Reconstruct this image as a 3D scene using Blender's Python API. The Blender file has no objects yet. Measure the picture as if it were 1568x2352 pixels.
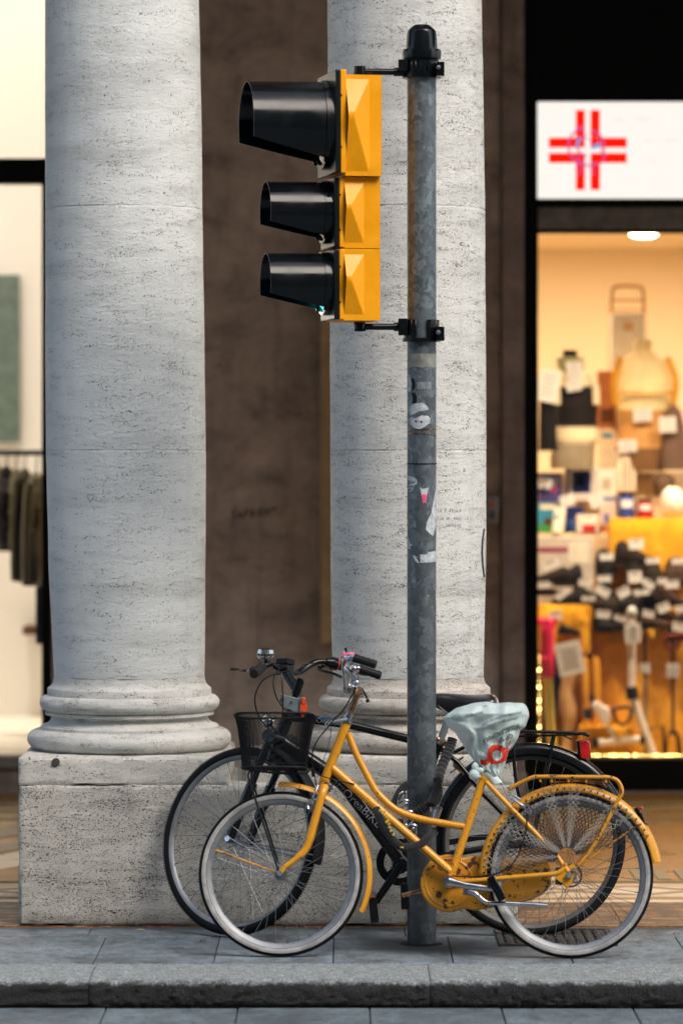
import bpy, bmesh, math, random
from mathutils import Vector, Matrix, noise
from mathutils.bvhtree import BVHTree
R = math.radians; PI = math.pi
sc = bpy.context.scene
C = sc.collection
random.seed(7)

# ------------------------------------------------------------------ camera, sky, sun, exposure
F = 8820.0; HOR = 1060.0; EYE = 1.8535        # focal length and horizon in pixels of a 1568 x 2352 picture
cam = bpy.data.cameras.new('camera'); co = bpy.data.objects.new('camera', cam); C.objects.link(co)
co.location = (0, 0, EYE); co.rotation_euler = (R(90), 0, 0)
cam.sensor_fit = 'VERTICAL'; cam.sensor_height = 36; cam.sensor_width = 24; cam.lens = 135
cam.shift_y = -(1176 - HOR) / 2352
cam.clip_start = 0.1; cam.clip_end = 2000
cam.dof.use_dof = True; cam.dof.focus_distance = 15.0; cam.dof.aperture_fstop = 1.8
sc.camera = co

SUN_EL, SUN_AZ = 46, 42                          # degrees; azimuth to the right of straight behind the camera
w = bpy.data.worlds.new('World'); sc.world = w; w.use_nodes = True
nt = w.node_tree; bg = nt.nodes['Background']
sky = nt.nodes.new('ShaderNodeTexSky'); sky.sky_type = 'NISHITA'; sky.sun_disc = False
sky.sun_elevation = R(SUN_EL); sky.sun_rotation = R(180 - SUN_AZ)
sky.air_density = 1.0; sky.dust_density = 3.0
nt.links.new(sky.outputs[0], bg.inputs[0]); bg.inputs[1].default_value = 0.15
sd = bpy.data.lights.new('sun', 'SUN'); sd.energy = 1.25; sd.angle = R(35); sd.color = (1, .92, .82)
so = bpy.data.objects.new('sun', sd); C.objects.link(so)
so.rotation_euler = (R(90 - SUN_EL), 0, R(SUN_AZ))
sc.view_settings.view_transform = 'Standard'; sc.view_settings.look = 'None'
sc.view_settings.exposure = 0.98; sc.view_settings.gamma = 1
sc.cycles.use_denoising = True
sc.cycles.max_bounces = 6; sc.cycles.transparent_max_bounces = 12
sc.cycles.caustics_reflective = False; sc.cycles.caustics_refractive = False

# ------------------------------------------------------------------ helpers
def P(px, py, d): return Vector(((px - 784) * d / F, d, EYE - (py - HOR) * d / F))
def X(px, d): return (px - 784) * d / F
def Z(py, d): return EYE - (py - HOR) * d / F
def GY(py): return F * EYE / (py - HOR)          # distance of a ground point seen at picture row py

class MB:
    def __init__(s): s.v = []; s.f = []; s.m = []
    def add(s, vs, fs, m=0):
        o = len(s.v); s.v += [tuple(v) for v in vs]
        for f in fs: s.f.append([i + o for i in f]); s.m.append(m)
    def box(s, x0, x1, y0, y1, z0, z1, m=0, M=None):
        vs = [Vector((x, y, z)) for x in (x0, x1) for y in (y0, y1) for z in (z0, z1)]
        if M is not None: vs = [M @ v for v in vs]
        s.add(vs, [(0,1,3,2),(4,6,7,5),(0,4,5,1),(2,3,7,6),(0,2,6,4),(1,5,7,3)], m)
    def cbox(s, c, size, M=None, m=0):
        M2 = Matrix.Translation(Vector(c)) @ (M if M is not None else Matrix())
        a, b, d = [q / 2 for q in size]
        s.box(-a, a, -b, b, -d, d, m, M2)
    def tube(s, pts, r, n=8, m=0, closed=False, flat=None):
        pts = [Vector(p) for p in pts]; k = len(pts)
        rs = r if isinstance(r, (list, tuple)) else [r] * k
        tans = []
        for i in range(k):
            a = pts[(i - 1) % k] if (closed or i > 0) else pts[i]
            b = pts[(i + 1) % k] if (closed or i < k - 1) else pts[i]
            t = (b - a); tans.append(t.normalized() if t.length > 1e-9 else Vector((0, 0, 1)))
        up = Vector((0, 1, 0)) if abs(tans[0].y) < .9 else Vector((1, 0, 0))
        u = tans[0].cross(up).normalized(); vs = []
        for i in range(k):
            t = tans[i]; u = (u - t * u.dot(t))
            u = u.normalized() if u.length > 1e-6 else t.orthogonal().normalized()
            w_ = t.cross(u)
            for j in range(n):
                a = 2 * PI * j / n
                fl = flat or 1
                vs.append(pts[i] + u * math.cos(a) * rs[i] + w_ * math.sin(a) * rs[i] * fl)
        fs = []
        for i in range(k if closed else k - 1):
            for j in range(n):
                a = i * n + j; b = i * n + (j + 1) % n
                c = ((i + 1) % k) * n + (j + 1) % n; d = ((i + 1) % k) * n + j
                fs.append((a, d, c, b))
        if not closed:
            fs.append(tuple(range(n))); fs.append(tuple((k - 1) * n + j for j in reversed(range(n))))
        s.add(vs, fs, m)
    def revolve(s, prof, c=(0,0,0), axis='y', a0=0, a1=2*PI, n=48, closed_prof=True, m=0, M=None):
        full = abs(a1 - a0 - 2 * PI) < 1e-6; k = len(prof); vs = []
        cnt = n if full else n + 1; c = Vector(c)
        for i in range(cnt):
            a = a0 + (a1 - a0) * i / n; ca, sa = math.cos(a), math.sin(a)
            for (r, h) in prof:
                if axis == 'y': v = Vector((r * ca, h, r * sa))
                elif axis == 'z': v = Vector((r * ca, r * sa, h))
                else: v = Vector((h, r * ca, r * sa))
                vs.append((M @ (v)) + c if M is not None else v + c)
        fs = []; kk = k if closed_prof else k - 1
        for i in range(n):
            i2 = (i + 1) % cnt
            for j in range(kk):
                j2 = (j + 1) % k
                fs.append((i * k + j, i * k + j2, i2 * k + j2, i2 * k + j))
        if closed_prof and not full:
            fs.append(tuple(range(k))); fs.append(tuple((cnt - 1) * k + j for j in reversed(range(k))))
        s.add(vs, fs, m)
    def ball(s, c, r, n=10, m=0, sc_=(1,1,1)):
        vs = []; fs = []; c = Vector(c); h = max(4, n // 2)
        for i in range(1, h):
            for j in range(n):
                a = PI * i / h; b = 2 * PI * j / n
                vs.append(c + Vector((r*math.sin(a)*math.cos(b)*sc_[0], r*math.sin(a)*math.sin(b)*sc_[1], r*math.cos(a)*sc_[2])))
        vs.append(c + Vector((0,0,r*sc_[2]))); vs.append(c - Vector((0,0,r*sc_[2]))); T = len(vs) - 2
        for j in range(n):
            j2 = (j + 1) % n; fs.append((T, j, j2)); fs.append((T + 1, (h-2)*n + j2, (h-2)*n + j))
            for i in range(h - 2): fs.append((i*n+j, (i+1)*n+j, (i+1)*n+j2, i*n+j2))
        s.add(vs, fs, m)
    def prism(s, out, y0, y1, m=0, M=None):                 # outline of (x, z) extruded along y
        k = len(out); vs = [Vector((x, y0, z)) for x, z in out] + [Vector((x, y1, z)) for x, z in out]
        if M is not None: vs = [M @ v for v in vs]
        s.add(vs, [tuple(range(k)), tuple(range(2*k-1, k-1, -1))] + [(i, i+k, (i+1)%k+k, (i+1)%k) for i in range(k)], m)
    def loft(s, rings, m=0, caps=True):
        n = len(rings[0]); vs = [v for r in rings for v in r]; fs = []
        for i in range(len(rings) - 1):
            for j in range(n): fs.append((i*n+j, i*n+(j+1)%n, (i+1)*n+(j+1)%n, (i+1)*n+j))
        if caps: fs.append(tuple(reversed(range(n)))); fs.append(tuple((len(rings)-1)*n+j for j in range(n)))
        s.add(vs, fs, m)
    def grid(s, fn, nu, nv, m=0, wrap=False):
        vs = [fn(i / nu, j / nv) for i in range(nu + (0 if wrap else 1)) for j in range(nv + 1)]; fs = []
        cu = nu if wrap else nu + 1
        for i in range(nu):
            for j in range(nv):
                a = i*(nv+1)+j; b = ((i+1) % cu)*(nv+1)+j
                fs.append((a, b, b+1, a+1))
        s.add(vs, fs, m)
    def build(s, name, mats, parent=None, smooth=35, bev=0, seg=2, recalc=True):
        me = bpy.data.meshes.new(name); me.from_pydata(s.v, [], s.f)
        for q in (mats if isinstance(mats, (list, tuple)) else [mats]): me.materials.append(q)
        me.polygons.foreach_set('material_index', s.m)
        if recalc:
            b = bmesh.new(); b.from_mesh(me); bmesh.ops.recalc_face_normals(b, faces=b.faces); b.to_mesh(me); b.free()
        if smooth:
            me.polygons.foreach_set('use_smooth', [True] * len(me.polygons))
            me.set_sharp_from_angle(angle=R(smooth))
        o = bpy.data.objects.new(name, me); C.objects.link(o)
        if parent is not None: o.parent = parent
        if bev:
            md = o.modifiers.new('bevel', 'BEVEL'); md.width = bev; md.segments = seg; md.limit_method = 'ANGLE'; md.angle_limit = R(40)
            md.harden_normals = False
        return o

def tag(o, label=None, cat=None, group=None, kind=None):
    if label: o['label'] = label
    if cat: o['category'] = cat
    if group: o['group'] = group
    if kind: o['kind'] = kind
    return o
def thing(name, loc, label, cat, group=None, rot=(0,0,0)):
    o = bpy.data.objects.new(name, None); C.objects.link(o); o.location = loc; o.rotation_euler = rot
    o.empty_display_size = .1
    return tag(o, label, cat, group)

def catmull(pts, n=6, closed=False):
    pts = [Vector(p) for p in pts]; k = len(pts); out = []
    for i in range(k if closed else k - 1):
        g = lambda j: pts[j % k] if closed else pts[max(0, min(k-1, j))]
        p0, p1, p2, p3 = g(i-1), g(i), g(i+1), g(i+2)
        for q in range(n):
            t = q / n
            out.append(.5*((2*p1)+(p2-p0)*t+(2*p0-5*p1+4*p2-p3)*t*t+(3*p1-p0-3*p2+p3)*t**3))
    if not closed: out.append(pts[-1])
    return out

def interp(tab, x):
    if x <= tab[0][0]: return tab[0][1:]
    for a, b in zip(tab, tab[1:]):
        if x <= b[0]:
            t = (x - a[0]) / (b[0] - a[0]); return [p + (q - p) * t for p, q in zip(a[1:], b[1:])]
    return tab[-1][1:]

def text_mesh(txt, size, shear=0, weight=0.0):
    cu = bpy.data.curves.new('txt', 'FONT'); cu.body = txt; cu.size = size; cu.shear = shear; cu.offset = weight
    cu.align_x = 'CENTER'; cu.align_y = 'CENTER'; cu.resolution_u = 3
    o = bpy.data.objects.new('txt', cu); C.objects.link(o)
    dg = bpy.context.evaluated_depsgraph_get(); me = bpy.data.meshes.new_from_object(o.evaluated_get(dg))
    vs = [Vector(v.co) for v in me.vertices]; fs = [list(p.vertices) for p in me.polygons]
    bpy.data.objects.remove(o); bpy.data.curves.remove(cu); bpy.data.meshes.remove(me)
    return vs, fs

# ------------------------------------------------------------------ materials
def srgb(r, g, b):
    f = lambda c: c/12.92 if c <= .04045 else ((c+.055)/1.055)**2.4
    return (f(r/255), f(g/255), f(b/255), 1)
class NT:
    def __init__(s, name):
        s.mat = bpy.data.materials.new(name); s.mat.use_nodes = True; s.t = s.mat.node_tree
        s.b = s.t.nodes['Principled BSDF']; s.out = s.t.nodes['Material Output']
    def n(s, typ, **kw):
        q = s.t.nodes.new(typ)
        for k, v in kw.items():
            if k.startswith('i_'): q.inputs[int(k[2:]) if k[2:].isdigit() else k[2:].replace('_', ' ')].default_value = v
            else: setattr(q, k, v)
        return q
    def l(s, a, b): s.t.links.new(a, b)
    def coord(s, scale=(1,1,1), rot=(0,0,0), kind='Object'):
        tc = s.n('ShaderNodeTexCoord'); mp = s.n('ShaderNodeMapping'); mp.inputs['Scale'].default_value = scale
        mp.inputs['Rotation'].default_value = rot
        s.l(tc.outputs[kind], mp.inputs[0]); return mp.outputs[0]
    def noise(s, vec, scale, detail=3, rough=.5, dist=0):
        q = s.n('ShaderNodeTexNoise'); q.inputs['Scale'].default_value = scale; q.inputs['Detail'].default_value = detail
        q.inputs['Roughness'].default_value = rough; q.inputs['Distortion'].default_value = dist
        s.l(vec, q.inputs['Vector']); return q.outputs['Fac']
    def ramp(s, fac, stops, interp='LINEAR'):
        q = s.n('ShaderNodeValToRGB'); cr = q.color_ramp; cr.interpolation = interp
        while len(cr.elements) < len(stops): cr.elements.new(.5)
        for e, (p, c) in zip(cr.elements, stops):
            e.position = p; e.color = c if hasattr(c, '__len__') else (c, c, c, 1)
        s.l(fac, q.inputs[0]); return q.outputs[0]
    def mix(s, fac, a, b, mode='MIX'):
        q = s.n('ShaderNodeMix', data_type='RGBA', blend_type=mode)
        if isinstance(fac, (int, float)): q.inputs[0].default_value = fac
        else: s.l(fac, q.inputs[0])
        for i, v in ((6, a), (7, b)):
            if hasattr(v, 'is_output'): s.l(v, q.inputs[i])
            else: q.inputs[i].default_value = v
        return q.outputs[2]
    def math(s, op, a, b=0.0):
        q = s.n('ShaderNodeMath', operation=op)
        for i, v in ((0, a), (1, b)):
            if hasattr(v, 'is_output'): s.l(v, q.inputs[i])
            else: q.inputs[i].default_value = v
        return q.outputs[0]
    def bump(s, h, strength=.3, dist=.005):
        q = s.n('ShaderNodeBump'); q.inputs['Strength'].default_value = strength; q.inputs['Distance'].default_value = dist
        s.l(h, q.inputs['Height']); s.l(q.outputs[0], s.b.inputs['Normal']); return q
    def col(s, c): s.l(c, s.b.inputs['Base Color']) if hasattr(c, 'is_output') else setattr(s.b.inputs['Base Color'], 'default_value', c)
    def rough(s, c): s.l(c, s.b.inputs['Roughness']) if hasattr(c, 'is_output') else setattr(s.b.inputs['Roughness'], 'default_value', c)

def simple(name, c, rough=.5, metal=0, spec=.5, var=0.0, vscale=12, coat=0, bump=0, bscale=60, emit=None, es=0, sheen=0):
    q = NT(name); c = c if len(c) == 4 else (*c, 1)
    q.b.inputs['Metallic'].default_value = metal; q.rough(rough); q.b.inputs['Specular IOR Level'].default_value = spec
    q.b.inputs['Coat Weight'].default_value = coat; q.b.inputs['Coat Roughness'].default_value = .08
    if sheen: q.b.inputs['Sheen Weight'].default_value = sheen
    if var:
        v = q.coord(); nz = q.noise(v, vscale, 4, .6)
        lo = tuple(max(0, x * (1 - var)) for x in c[:3]) + (1,); hi = tuple(min(1, x * (1 + var)) for x in c[:3]) + (1,)
        q.col(q.ramp(nz, [(.3, lo), (.7, hi)])); q.rough(q.ramp(nz, [(.3, max(0, rough-.08)), (.7, min(1, rough+.12))]))
    else: q.col(c)
    if bump: q.bump(q.noise(q.coord(), bscale, 3), bump, .003)
    if emit: q.b.inputs['Emission Color'].default_value = (*emit[:3], 1); q.b.inputs['Emission Strength'].default_value = es
    return q.mat

def travertine(name, base, pit=.5, size=1.0, dark=(.03,.024,.018,1), stain=.3, rough=.75, warm=(.40,.32,.24,1), lowdirt=None, cl=1.35, mott=(.80, 1.08), zst=4.5, mscale=2.2):
    q = NT(name)
    v = q.coord((1, 1, 2.3)); v1 = q.coord((1, 1, zst))
    big = q.noise(v1, mscale, 6 if mscale > 2.5 else 4, .6 if mscale < 2.5 else .7, .4)
    fine = q.noise(v, 125 / size, 2.0, .5)
    fine2 = q.noise(v, 230 / size, 1.5, .5)
    clus = q.noise(v1, 7.5, 5, .75, .6)
    # pits: fine noise must exceed a threshold that falls inside the clusters
    th = q.math('MULTIPLY_ADD', clus, -.45*cl); q.t.nodes[-1].inputs[2].default_value = .71 + .225*cl - pit * .12
    d1 = q.math('SUBTRACT', fine, th); p1 = q.ramp(d1, [(0, 0.0), (.045, .9)])
    th2 = q.math('MULTIPLY_ADD', clus, -.40*cl); q.t.nodes[-1].inputs[2].default_value = .725 + .20*cl - pit * .12
    d2 = q.math('SUBTRACT', fine2, th2); p2 = q.ramp(d2, [(0, 0.0), (.05, .85)])
    pits = q.math('MAXIMUM', p1, p2)
    tone = q.ramp(big, [(.3, tuple(x*mott[0] for x in base[:3]) + (1,)), (.5, base), (.72, tuple(min(1, x*mott[1]) for x in base[:3]) + (1,))])
    vs = q.coord((5, 5, .7)); streak = q.noise(vs, 2.4, 5, .65)
    st = q.math('MULTIPLY', q.ramp(streak, [(.5, 0.0), (.75, 1.0)]), stain)
    tone = q.mix(st, tone, q.mix(1.0, tone, warm, 'MULTIPLY') if False else warm)
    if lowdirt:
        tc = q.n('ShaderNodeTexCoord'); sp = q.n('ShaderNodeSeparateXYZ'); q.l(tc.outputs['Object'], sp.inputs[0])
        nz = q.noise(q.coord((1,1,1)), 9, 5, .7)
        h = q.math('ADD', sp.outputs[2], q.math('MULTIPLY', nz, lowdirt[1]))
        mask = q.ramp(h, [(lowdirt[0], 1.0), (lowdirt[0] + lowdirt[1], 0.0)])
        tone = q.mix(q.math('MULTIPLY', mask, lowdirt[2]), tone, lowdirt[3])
    q.col(q.mix(pits, tone, dark)); q.rough(rough)
    hgt = q.math('SUBTRACT', q.math('MULTIPLY', q.noise(v, 38, 6, .8), .9), q.math('MULTIPLY', pits, 1.2))
    q.bump(hgt, .8, .008)
    return q.mat

M = {}
M['col_l'] = travertine('painted_travertine', (.67,.70,.68,1), .34, 1.0, stain=.15, warm=(.37,.37,.36,1))
M['col_r'] = travertine('bare_travertine', (.66,.68,.655,1), .54, 1.0, stain=.28, warm=(.38,.36,.33,1))
M['base'] = travertine('base_travertine', (.63,.63,.59,1), .45, 1.0, stain=.35, warm=(.30,.26,.21,1))
M['base_r'] = travertine('weathered_travertine', (.53,.50,.45,1), .62, 1.0, stain=.6, warm=(.20,.16,.12,1))
M['plinth'] = travertine('plinth_travertine', (.57,.56,.51,1), .52, 1.25, stain=.25, warm=(.33,.29,.24,1))
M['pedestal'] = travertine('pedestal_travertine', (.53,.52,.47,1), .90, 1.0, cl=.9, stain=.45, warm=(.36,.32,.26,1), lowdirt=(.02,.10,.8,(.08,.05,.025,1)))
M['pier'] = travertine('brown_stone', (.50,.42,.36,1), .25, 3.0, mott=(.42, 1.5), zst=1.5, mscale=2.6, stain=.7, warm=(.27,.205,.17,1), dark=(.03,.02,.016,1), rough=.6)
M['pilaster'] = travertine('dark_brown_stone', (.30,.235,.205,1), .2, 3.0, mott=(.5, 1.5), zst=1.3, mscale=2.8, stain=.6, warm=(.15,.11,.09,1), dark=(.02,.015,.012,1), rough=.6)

def paint(name, c, chip=(.12,.05,.02,1), amount=.5, rough=.32, chips=90):
    q = NT(name); v = q.coord(); nz = q.noise(v, chips, 4, .6); nb = q.noise(v, 7, 3)
    m_ = q.ramp(q.math('ADD', nz, q.math('MULTIPLY', nb, .25)), [(.80 - amount*.06, 0.0), (.83 - amount*.06, 1.0)])
    tone = q.ramp(nb, [(.3, tuple(x*.82 for x in c[:3]) + (1,)), (.7, c)])
    q.col(q.mix(m_, tone, chip)); q.rough(q.ramp(nb, [(.3, rough), (.7, rough + .15)]))
    q.b.inputs['Coat Weight'].default_value = .3; q.b.inputs['Coat Roughness'].default_value = .15
    q.bump(nz, .06, .001); return q.mat
M['yel'] = paint('yellow_bike_paint', (.68,.30,.008,1), amount=.6, chips=70)
M['yelrust'] = paint('yellow_paint_rusty', (.62,.27,.008,1), (.07,.026,.008,1), 2.0, .42, 30)
M['sig'] = simple('signal_yellow_plastic', (.80,.325,.001), .36, var=.10, vscale=9, spec=.35)
M['blk'] = simple('black_paint', (.0035,.0045,.0055), .20, spec=.4, var=.3)
M['blkp'] = simple('black_plastic', (.0035,.005,.0065), .17, spec=.32, var=.3, vscale=8)
M['blkm'] = simple('matte_black', (.006,.007,.008), .6, spec=.25, var=.3, bump=.1)
M['rub'] = simple('tyre_rubber', (.006,.007,.008), .75, spec=.2, var=.3, vscale=30)
M['whitewall'] = simple('dirty_whitewall_rubber', (.30,.30,.295), .75, var=.35, vscale=22)
M['rim'] = simple('worn_aluminium_rim', (.24,.255,.27), .5, metal=.6, var=.2, vscale=14)
M['rimd'] = simple('dusty_dark_rim', (.10,.095,.09), .55, metal=.4, var=.2)
M['steel'] = simple('spoke_steel', (.20,.22,.24), .4, metal=.8)
M['chrome'] = simple('tarnished_chrome', (.55,.56,.57), .14, metal=1, var=.25, vscale=25)
M['rustchrome'] = simple('rusty_chrome', (.30,.17,.10), .25, metal=.9, var=.5, vscale=30)
M['pink'] = simple('pink_plastic', (.75,.12,.22), .4, var=.4, vscale=60)
M['red'] = simple('red_reflector', (.45,.01,.008), .15, coat=.8)
M['orange'] = simple('orange_plastic', (.75,.07,.01), .4)
M['bluep'] = simple('blue_plastic', (.01,.12,.35), .35)
M['greym'] = simple('grey_metal_bracket', (.16,.20,.22), .45, metal=.3, var=.2)
M['cable'] = simple('cable_housing', (.005,.005,.006), .4, spec=.3)
M['fabric'] = simple('black_lock_sleeve', (.006,.007,.009), .9, bump=.5, bscale=160, sheen=.2)
M['yprint'] = simple('yellow_print', (.62,.42,.03), .6)
M['gprint'] = simple('grey_print', (.20,.20,.21), .5)
M['cordw'] = simple('grey_white_elastic_cord', (.27,.255,.225), .9)
M['cordd'] = simple('dark_elastic_cord', (.030,.030,.034), .9)

# galvanised pole
q = NT('galvanised_steel'); v = q.coord((1,1,.8)); vo = q.n('ShaderNodeTexVoronoi'); vo.inputs['Scale'].default_value = 42
dn = q.n('ShaderNodeTexNoise'); dn.inputs['Scale'].default_value = 30; q.l(v, dn.inputs['Vector'])
q.l(q.mix(.08, v, dn.outputs['Color']), vo.inputs['Vector'])
tone = q.ramp(q.math('ADD', q.math('MULTIPLY', vo.outputs['Color'], .5), q.math('MULTIPLY', q.noise(v, 3.5, 5, .7), .7)),
              [(.30, (.066,.084,.096,1)), (.62, (.125,.155,.175,1)), (.85, (.21,.255,.275,1))])
tc = q.n('ShaderNodeTexCoord'); sp = q.n('ShaderNodeSeparateXYZ'); q.l(tc.outputs['Object'], sp.inputs[0])
grime = q.ramp(q.math('ADD', q.math('MULTIPLY', sp.outputs[2], .22), q.math('MULTIPLY', q.noise(q.coord((1,1,.5)), 10, 5, .75), .35)), [(.18, .62), (.72, 0.0)])
q.col(q.mix(grime, tone, (.028,.028,.027,1))); q.rough(.42); q.b.inputs['Metallic'].default_value = .45
q.bump(vo.outputs['Distance'], .05, .001); M['galv'] = q.mat

# paving
def paving(name, base, warm, joint_dark=.35, fscale=140):
    q = NT(name); v = q.coord(); at = q.n('ShaderNodeAttribute', attribute_name='tone')
    big = q.noise(q.coord((1,.6,1)), 3.0, 9, .82, .3); fine = q.noise(v, fscale, 3, .7); mid = q.noise(q.coord((1,.7,1)), 15, 6, .75)
    t = q.ramp(big, [(.40, warm), (.53, base), (.75, tuple(x*1.25 for x in base[:3]) + (1,))])
    t = q.mix(.7, t, q.ramp(fine, [(.35, (.3,.3,.3,1)), (.65, (1,1,1,1))]), 'MULTIPLY')
    t = q.mix(.8, t, q.ramp(mid, [(.35, (.42,.42,.42,1)), (.6, (1,1,1,1))]), 'MULTIPLY')
    t = q.mix(1.0, t, at.outputs['Color'], 'MULTIPLY')
    # small dark chisel marks
    mk = q.ramp(q.noise(q.coord((1,1.2,1)), 26, 2, .5), [(.665, 0.0), (.68, 1.0)])
    t = q.mix(q.math('MULTIPLY', mk, .7), t, (.03,.03,.03,1))
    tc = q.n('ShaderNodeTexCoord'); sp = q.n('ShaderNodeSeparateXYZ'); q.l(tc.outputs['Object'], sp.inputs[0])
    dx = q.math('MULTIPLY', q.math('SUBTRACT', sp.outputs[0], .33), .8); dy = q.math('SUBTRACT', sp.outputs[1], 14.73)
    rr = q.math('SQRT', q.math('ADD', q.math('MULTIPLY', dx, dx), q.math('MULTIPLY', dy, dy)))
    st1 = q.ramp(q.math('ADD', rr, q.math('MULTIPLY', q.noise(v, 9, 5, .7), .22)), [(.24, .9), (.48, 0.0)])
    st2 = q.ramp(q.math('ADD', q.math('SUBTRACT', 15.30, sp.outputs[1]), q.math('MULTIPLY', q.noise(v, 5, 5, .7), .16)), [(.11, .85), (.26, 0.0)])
    t = q.mix(q.math('MAXIMUM', st1, st2), t, (.03,.032,.033,1))  # grime and painted contact shade at the pole foot and pedestal edge
    q.col(t); q.rough(q.ramp(big, [(.3, .55), (.7, .78)])); q.bump(q.math('ADD', fine, q.math('MULTIPLY', mid, .6)), .5, .004); return q.mat
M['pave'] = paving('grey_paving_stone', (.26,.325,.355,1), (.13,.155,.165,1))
M['road'] = paving('road_stone', (.20,.26,.29,1), (.13,.165,.18,1))
q = NT('granite_kerb'); v = q.coord(); fine = q.noise(v, 120, 3, .7); mid = q.noise(q.coord((1,2,1)), 20, 5, .7)
t = q.ramp(mid, [(.35, (.27,.30,.30,1)), (.65, (.50,.56,.56,1))]); t = q.mix(.75, t, q.ramp(fine, [(.40, (.12,.12,.12,1)), (.60, (1,1,1,1))]), 'MULTIPLY')
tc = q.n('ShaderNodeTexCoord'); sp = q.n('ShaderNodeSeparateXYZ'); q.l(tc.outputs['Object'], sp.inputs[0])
dm = q.ramp(q.math('ADD', sp.outputs[2], q.math('MULTIPLY', q.noise(v, 18, 6, .85), .07)), [(.017, .97), (.033, .0)])  # dirt on the front face, with its shade painted into the colour too
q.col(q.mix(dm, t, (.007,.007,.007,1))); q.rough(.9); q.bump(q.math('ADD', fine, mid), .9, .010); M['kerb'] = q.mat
M['mortar2'] = simple('road_joint_mortar', (.12,.14,.15), .9, var=.4, vscale=20)
M['mortar'] = simple('dark_joint_mortar', (.09,.10,.10), .9, var=.4, vscale=20)

# portico floor: ochre terrazzo, polished
q = NT('ochre_terrazzo'); v = q.coord(); chip = q.n('ShaderNodeTexVoronoi'); chip.inputs['Scale'].default_value = 55; q.l(v, chip.inputs['Vector'])
big = q.noise(q.coord((1,.6,1)), 1.3, 5, .6)
t = q.ramp(big, [(.3, (.20,.085,.014,1)), (.5, (.36,.165,.030,1)), (.7, (.46,.23,.055,1))])
t = q.mix(.5, t, q.ramp(chip.outputs['Color'], [(.2, (.45,.42,.38,1)), (.8, (1,1,1,1))]), 'MULTIPLY')
q.col(t); q.rough(q.ramp(q.noise(v, 5, 4, .6), [(.3, .24), (.7, .42)])); M['terr'] = q.mat
M['inlay'] = simple('cream_marble_inlay', (.60,.50,.36), .35, var=.25, vscale=9)
M['inlay2'] = simple('olive_marble_inlay', (.17,.14,.075), .35, var=.3, vscale=9)
q = NT('worn_brown_threshold_stone'); v = q.coord((1,2.2,1)); n1 = q.noise(v, 5, 7, .8, .5); n2 = q.noise(q.coord((1,1,1)), 20, 5, .75)
t = q.ramp(n1, [(.42, (.03,.02,.016,1)), (.52, (.19,.095,.04,1)), (.64, (.40,.25,.13,1))]); mk = q.ramp(n2, [(.50, 0.0), (.58, .9)])
q.col(q.mix(mk, t, (.05,.04,.04,1))); q.rough(.5); q.bump(n2, .3, .003); M['thresh'] = q.mat
M['iron'] = simple('rusty_cast_iron', (.05,.046,.042), .8, metal=.1, var=.5, vscale=40)

M['frame'] = simple('black_shop_frame', (.001,.0015,.0015), .5, spec=.15)
M['cream'] = simple('cream_wall', (.84,.79,.71), .8)
M['warmwall'] = simple('warm_cream_wall', (.80,.66,.45), .8)
M['white'] = simple('white_card', (.75,.72,.68), .7)
M['lamp'] = simple('lamp_glow', (1,1,1), .5, emit=(1,.86,.62), es=14)
M['led'] = simple('led_bulb', (1,.9,.5), .5, emit=(1,.66,.18), es=16)
M['sill'] = simple('grey_stone_sill', (.18,.16,.14), .6, var=.2)
M['ceil'] = simple('portico_plaster', (.42,.38,.33), .85, var=.1)
q = NT('window_glass'); q.t.nodes.remove(q.b)
tr = q.n('ShaderNodeBsdfTransparent'); gl = q.n('ShaderNodeBsdfGlossy'); gl.inputs['Roughness'].default_value = 0.0
fr = q.n('ShaderNodeFresnel'); fr.inputs['IOR'].default_value = 1.45; mx = q.n('ShaderNodeMixShader')
q.l(fr.outputs[0], mx.inputs[0]); q.l(tr.outputs[0], mx.inputs[1]); q.l(gl.outputs[0], mx.inputs[2]); q.l(mx.outputs[0], q.out.inputs[0]); M['glass'] = q.mat
# ------------------------------------------------------------------ ground, road, kerb, paving, portico floor
YK0, YK1, YP = 13.74, 14.19, 15.285     # kerb arris, kerb back joint, portico floor edge
b = MB(); b.box(-400, 400, -300, 500, -.40, -.16); tag(b.build('ground', M['mortar'], smooth=0), kind='structure')

def slabs(name, mat, rows, x0, x1, z, seed, gap=.006, chamf=.003, thick=.05):
    rnd = random.Random(seed); b = MB(); cols = []; gap = gap*.6
    for (ya, yb, wdt, off) in rows:
        x = off
        while x > x0: x -= wdt
        while x < x1:
            ww = wdt * rnd.uniform(.97, 1.03) if wdt else wdt
            g = gap; dz = rnd.uniform(-.0015, .0015); c = rnd.uniform(.88, 1.06)
            xa, xb_, y0, y1 = x + g/2, x + wdt - g/2, ya + g/2, yb - g/2; zt = z + dz
            top = [(xa+chamf, y0+chamf, zt), (xb_-chamf, y0+chamf, zt), (xb_-chamf, y1-chamf, zt), (xa+chamf, y1-chamf, zt)]
            mid = [(xa, y0, zt-chamf), (xb_, y0, zt-chamf), (xb_, y1, zt-chamf), (xa, y1, zt-chamf)]
            low = [(p[0], p[1], z - thick) for p in mid]
            b.add(top + mid + low, [(0,1,2,3)] + [(i, 4+i, 4+(i+1)%4, (i+1)%4) for i in range(4)] + [(4+i, 8+i, 8+(i+1)%4, 4+(i+1)%4) for i in range(4)])
            cols += [c] * 12; x += wdt
    o = b.build(name, mat, smooth=0); at = o.data.color_attributes.new('tone', 'FLOAT_COLOR', 'POINT')
    for i, c in enumerate(cols): at.data[i].color = (c, c, c * 1.01, 1)
    return tag(o, kind='structure')
slabs('pavement', M['pave'], [(YK1, 14.985, .443, X(230, 14.6)), (14.985, YP, .62, X(205, 15.1))], -14, 14, 0, 3)
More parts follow.
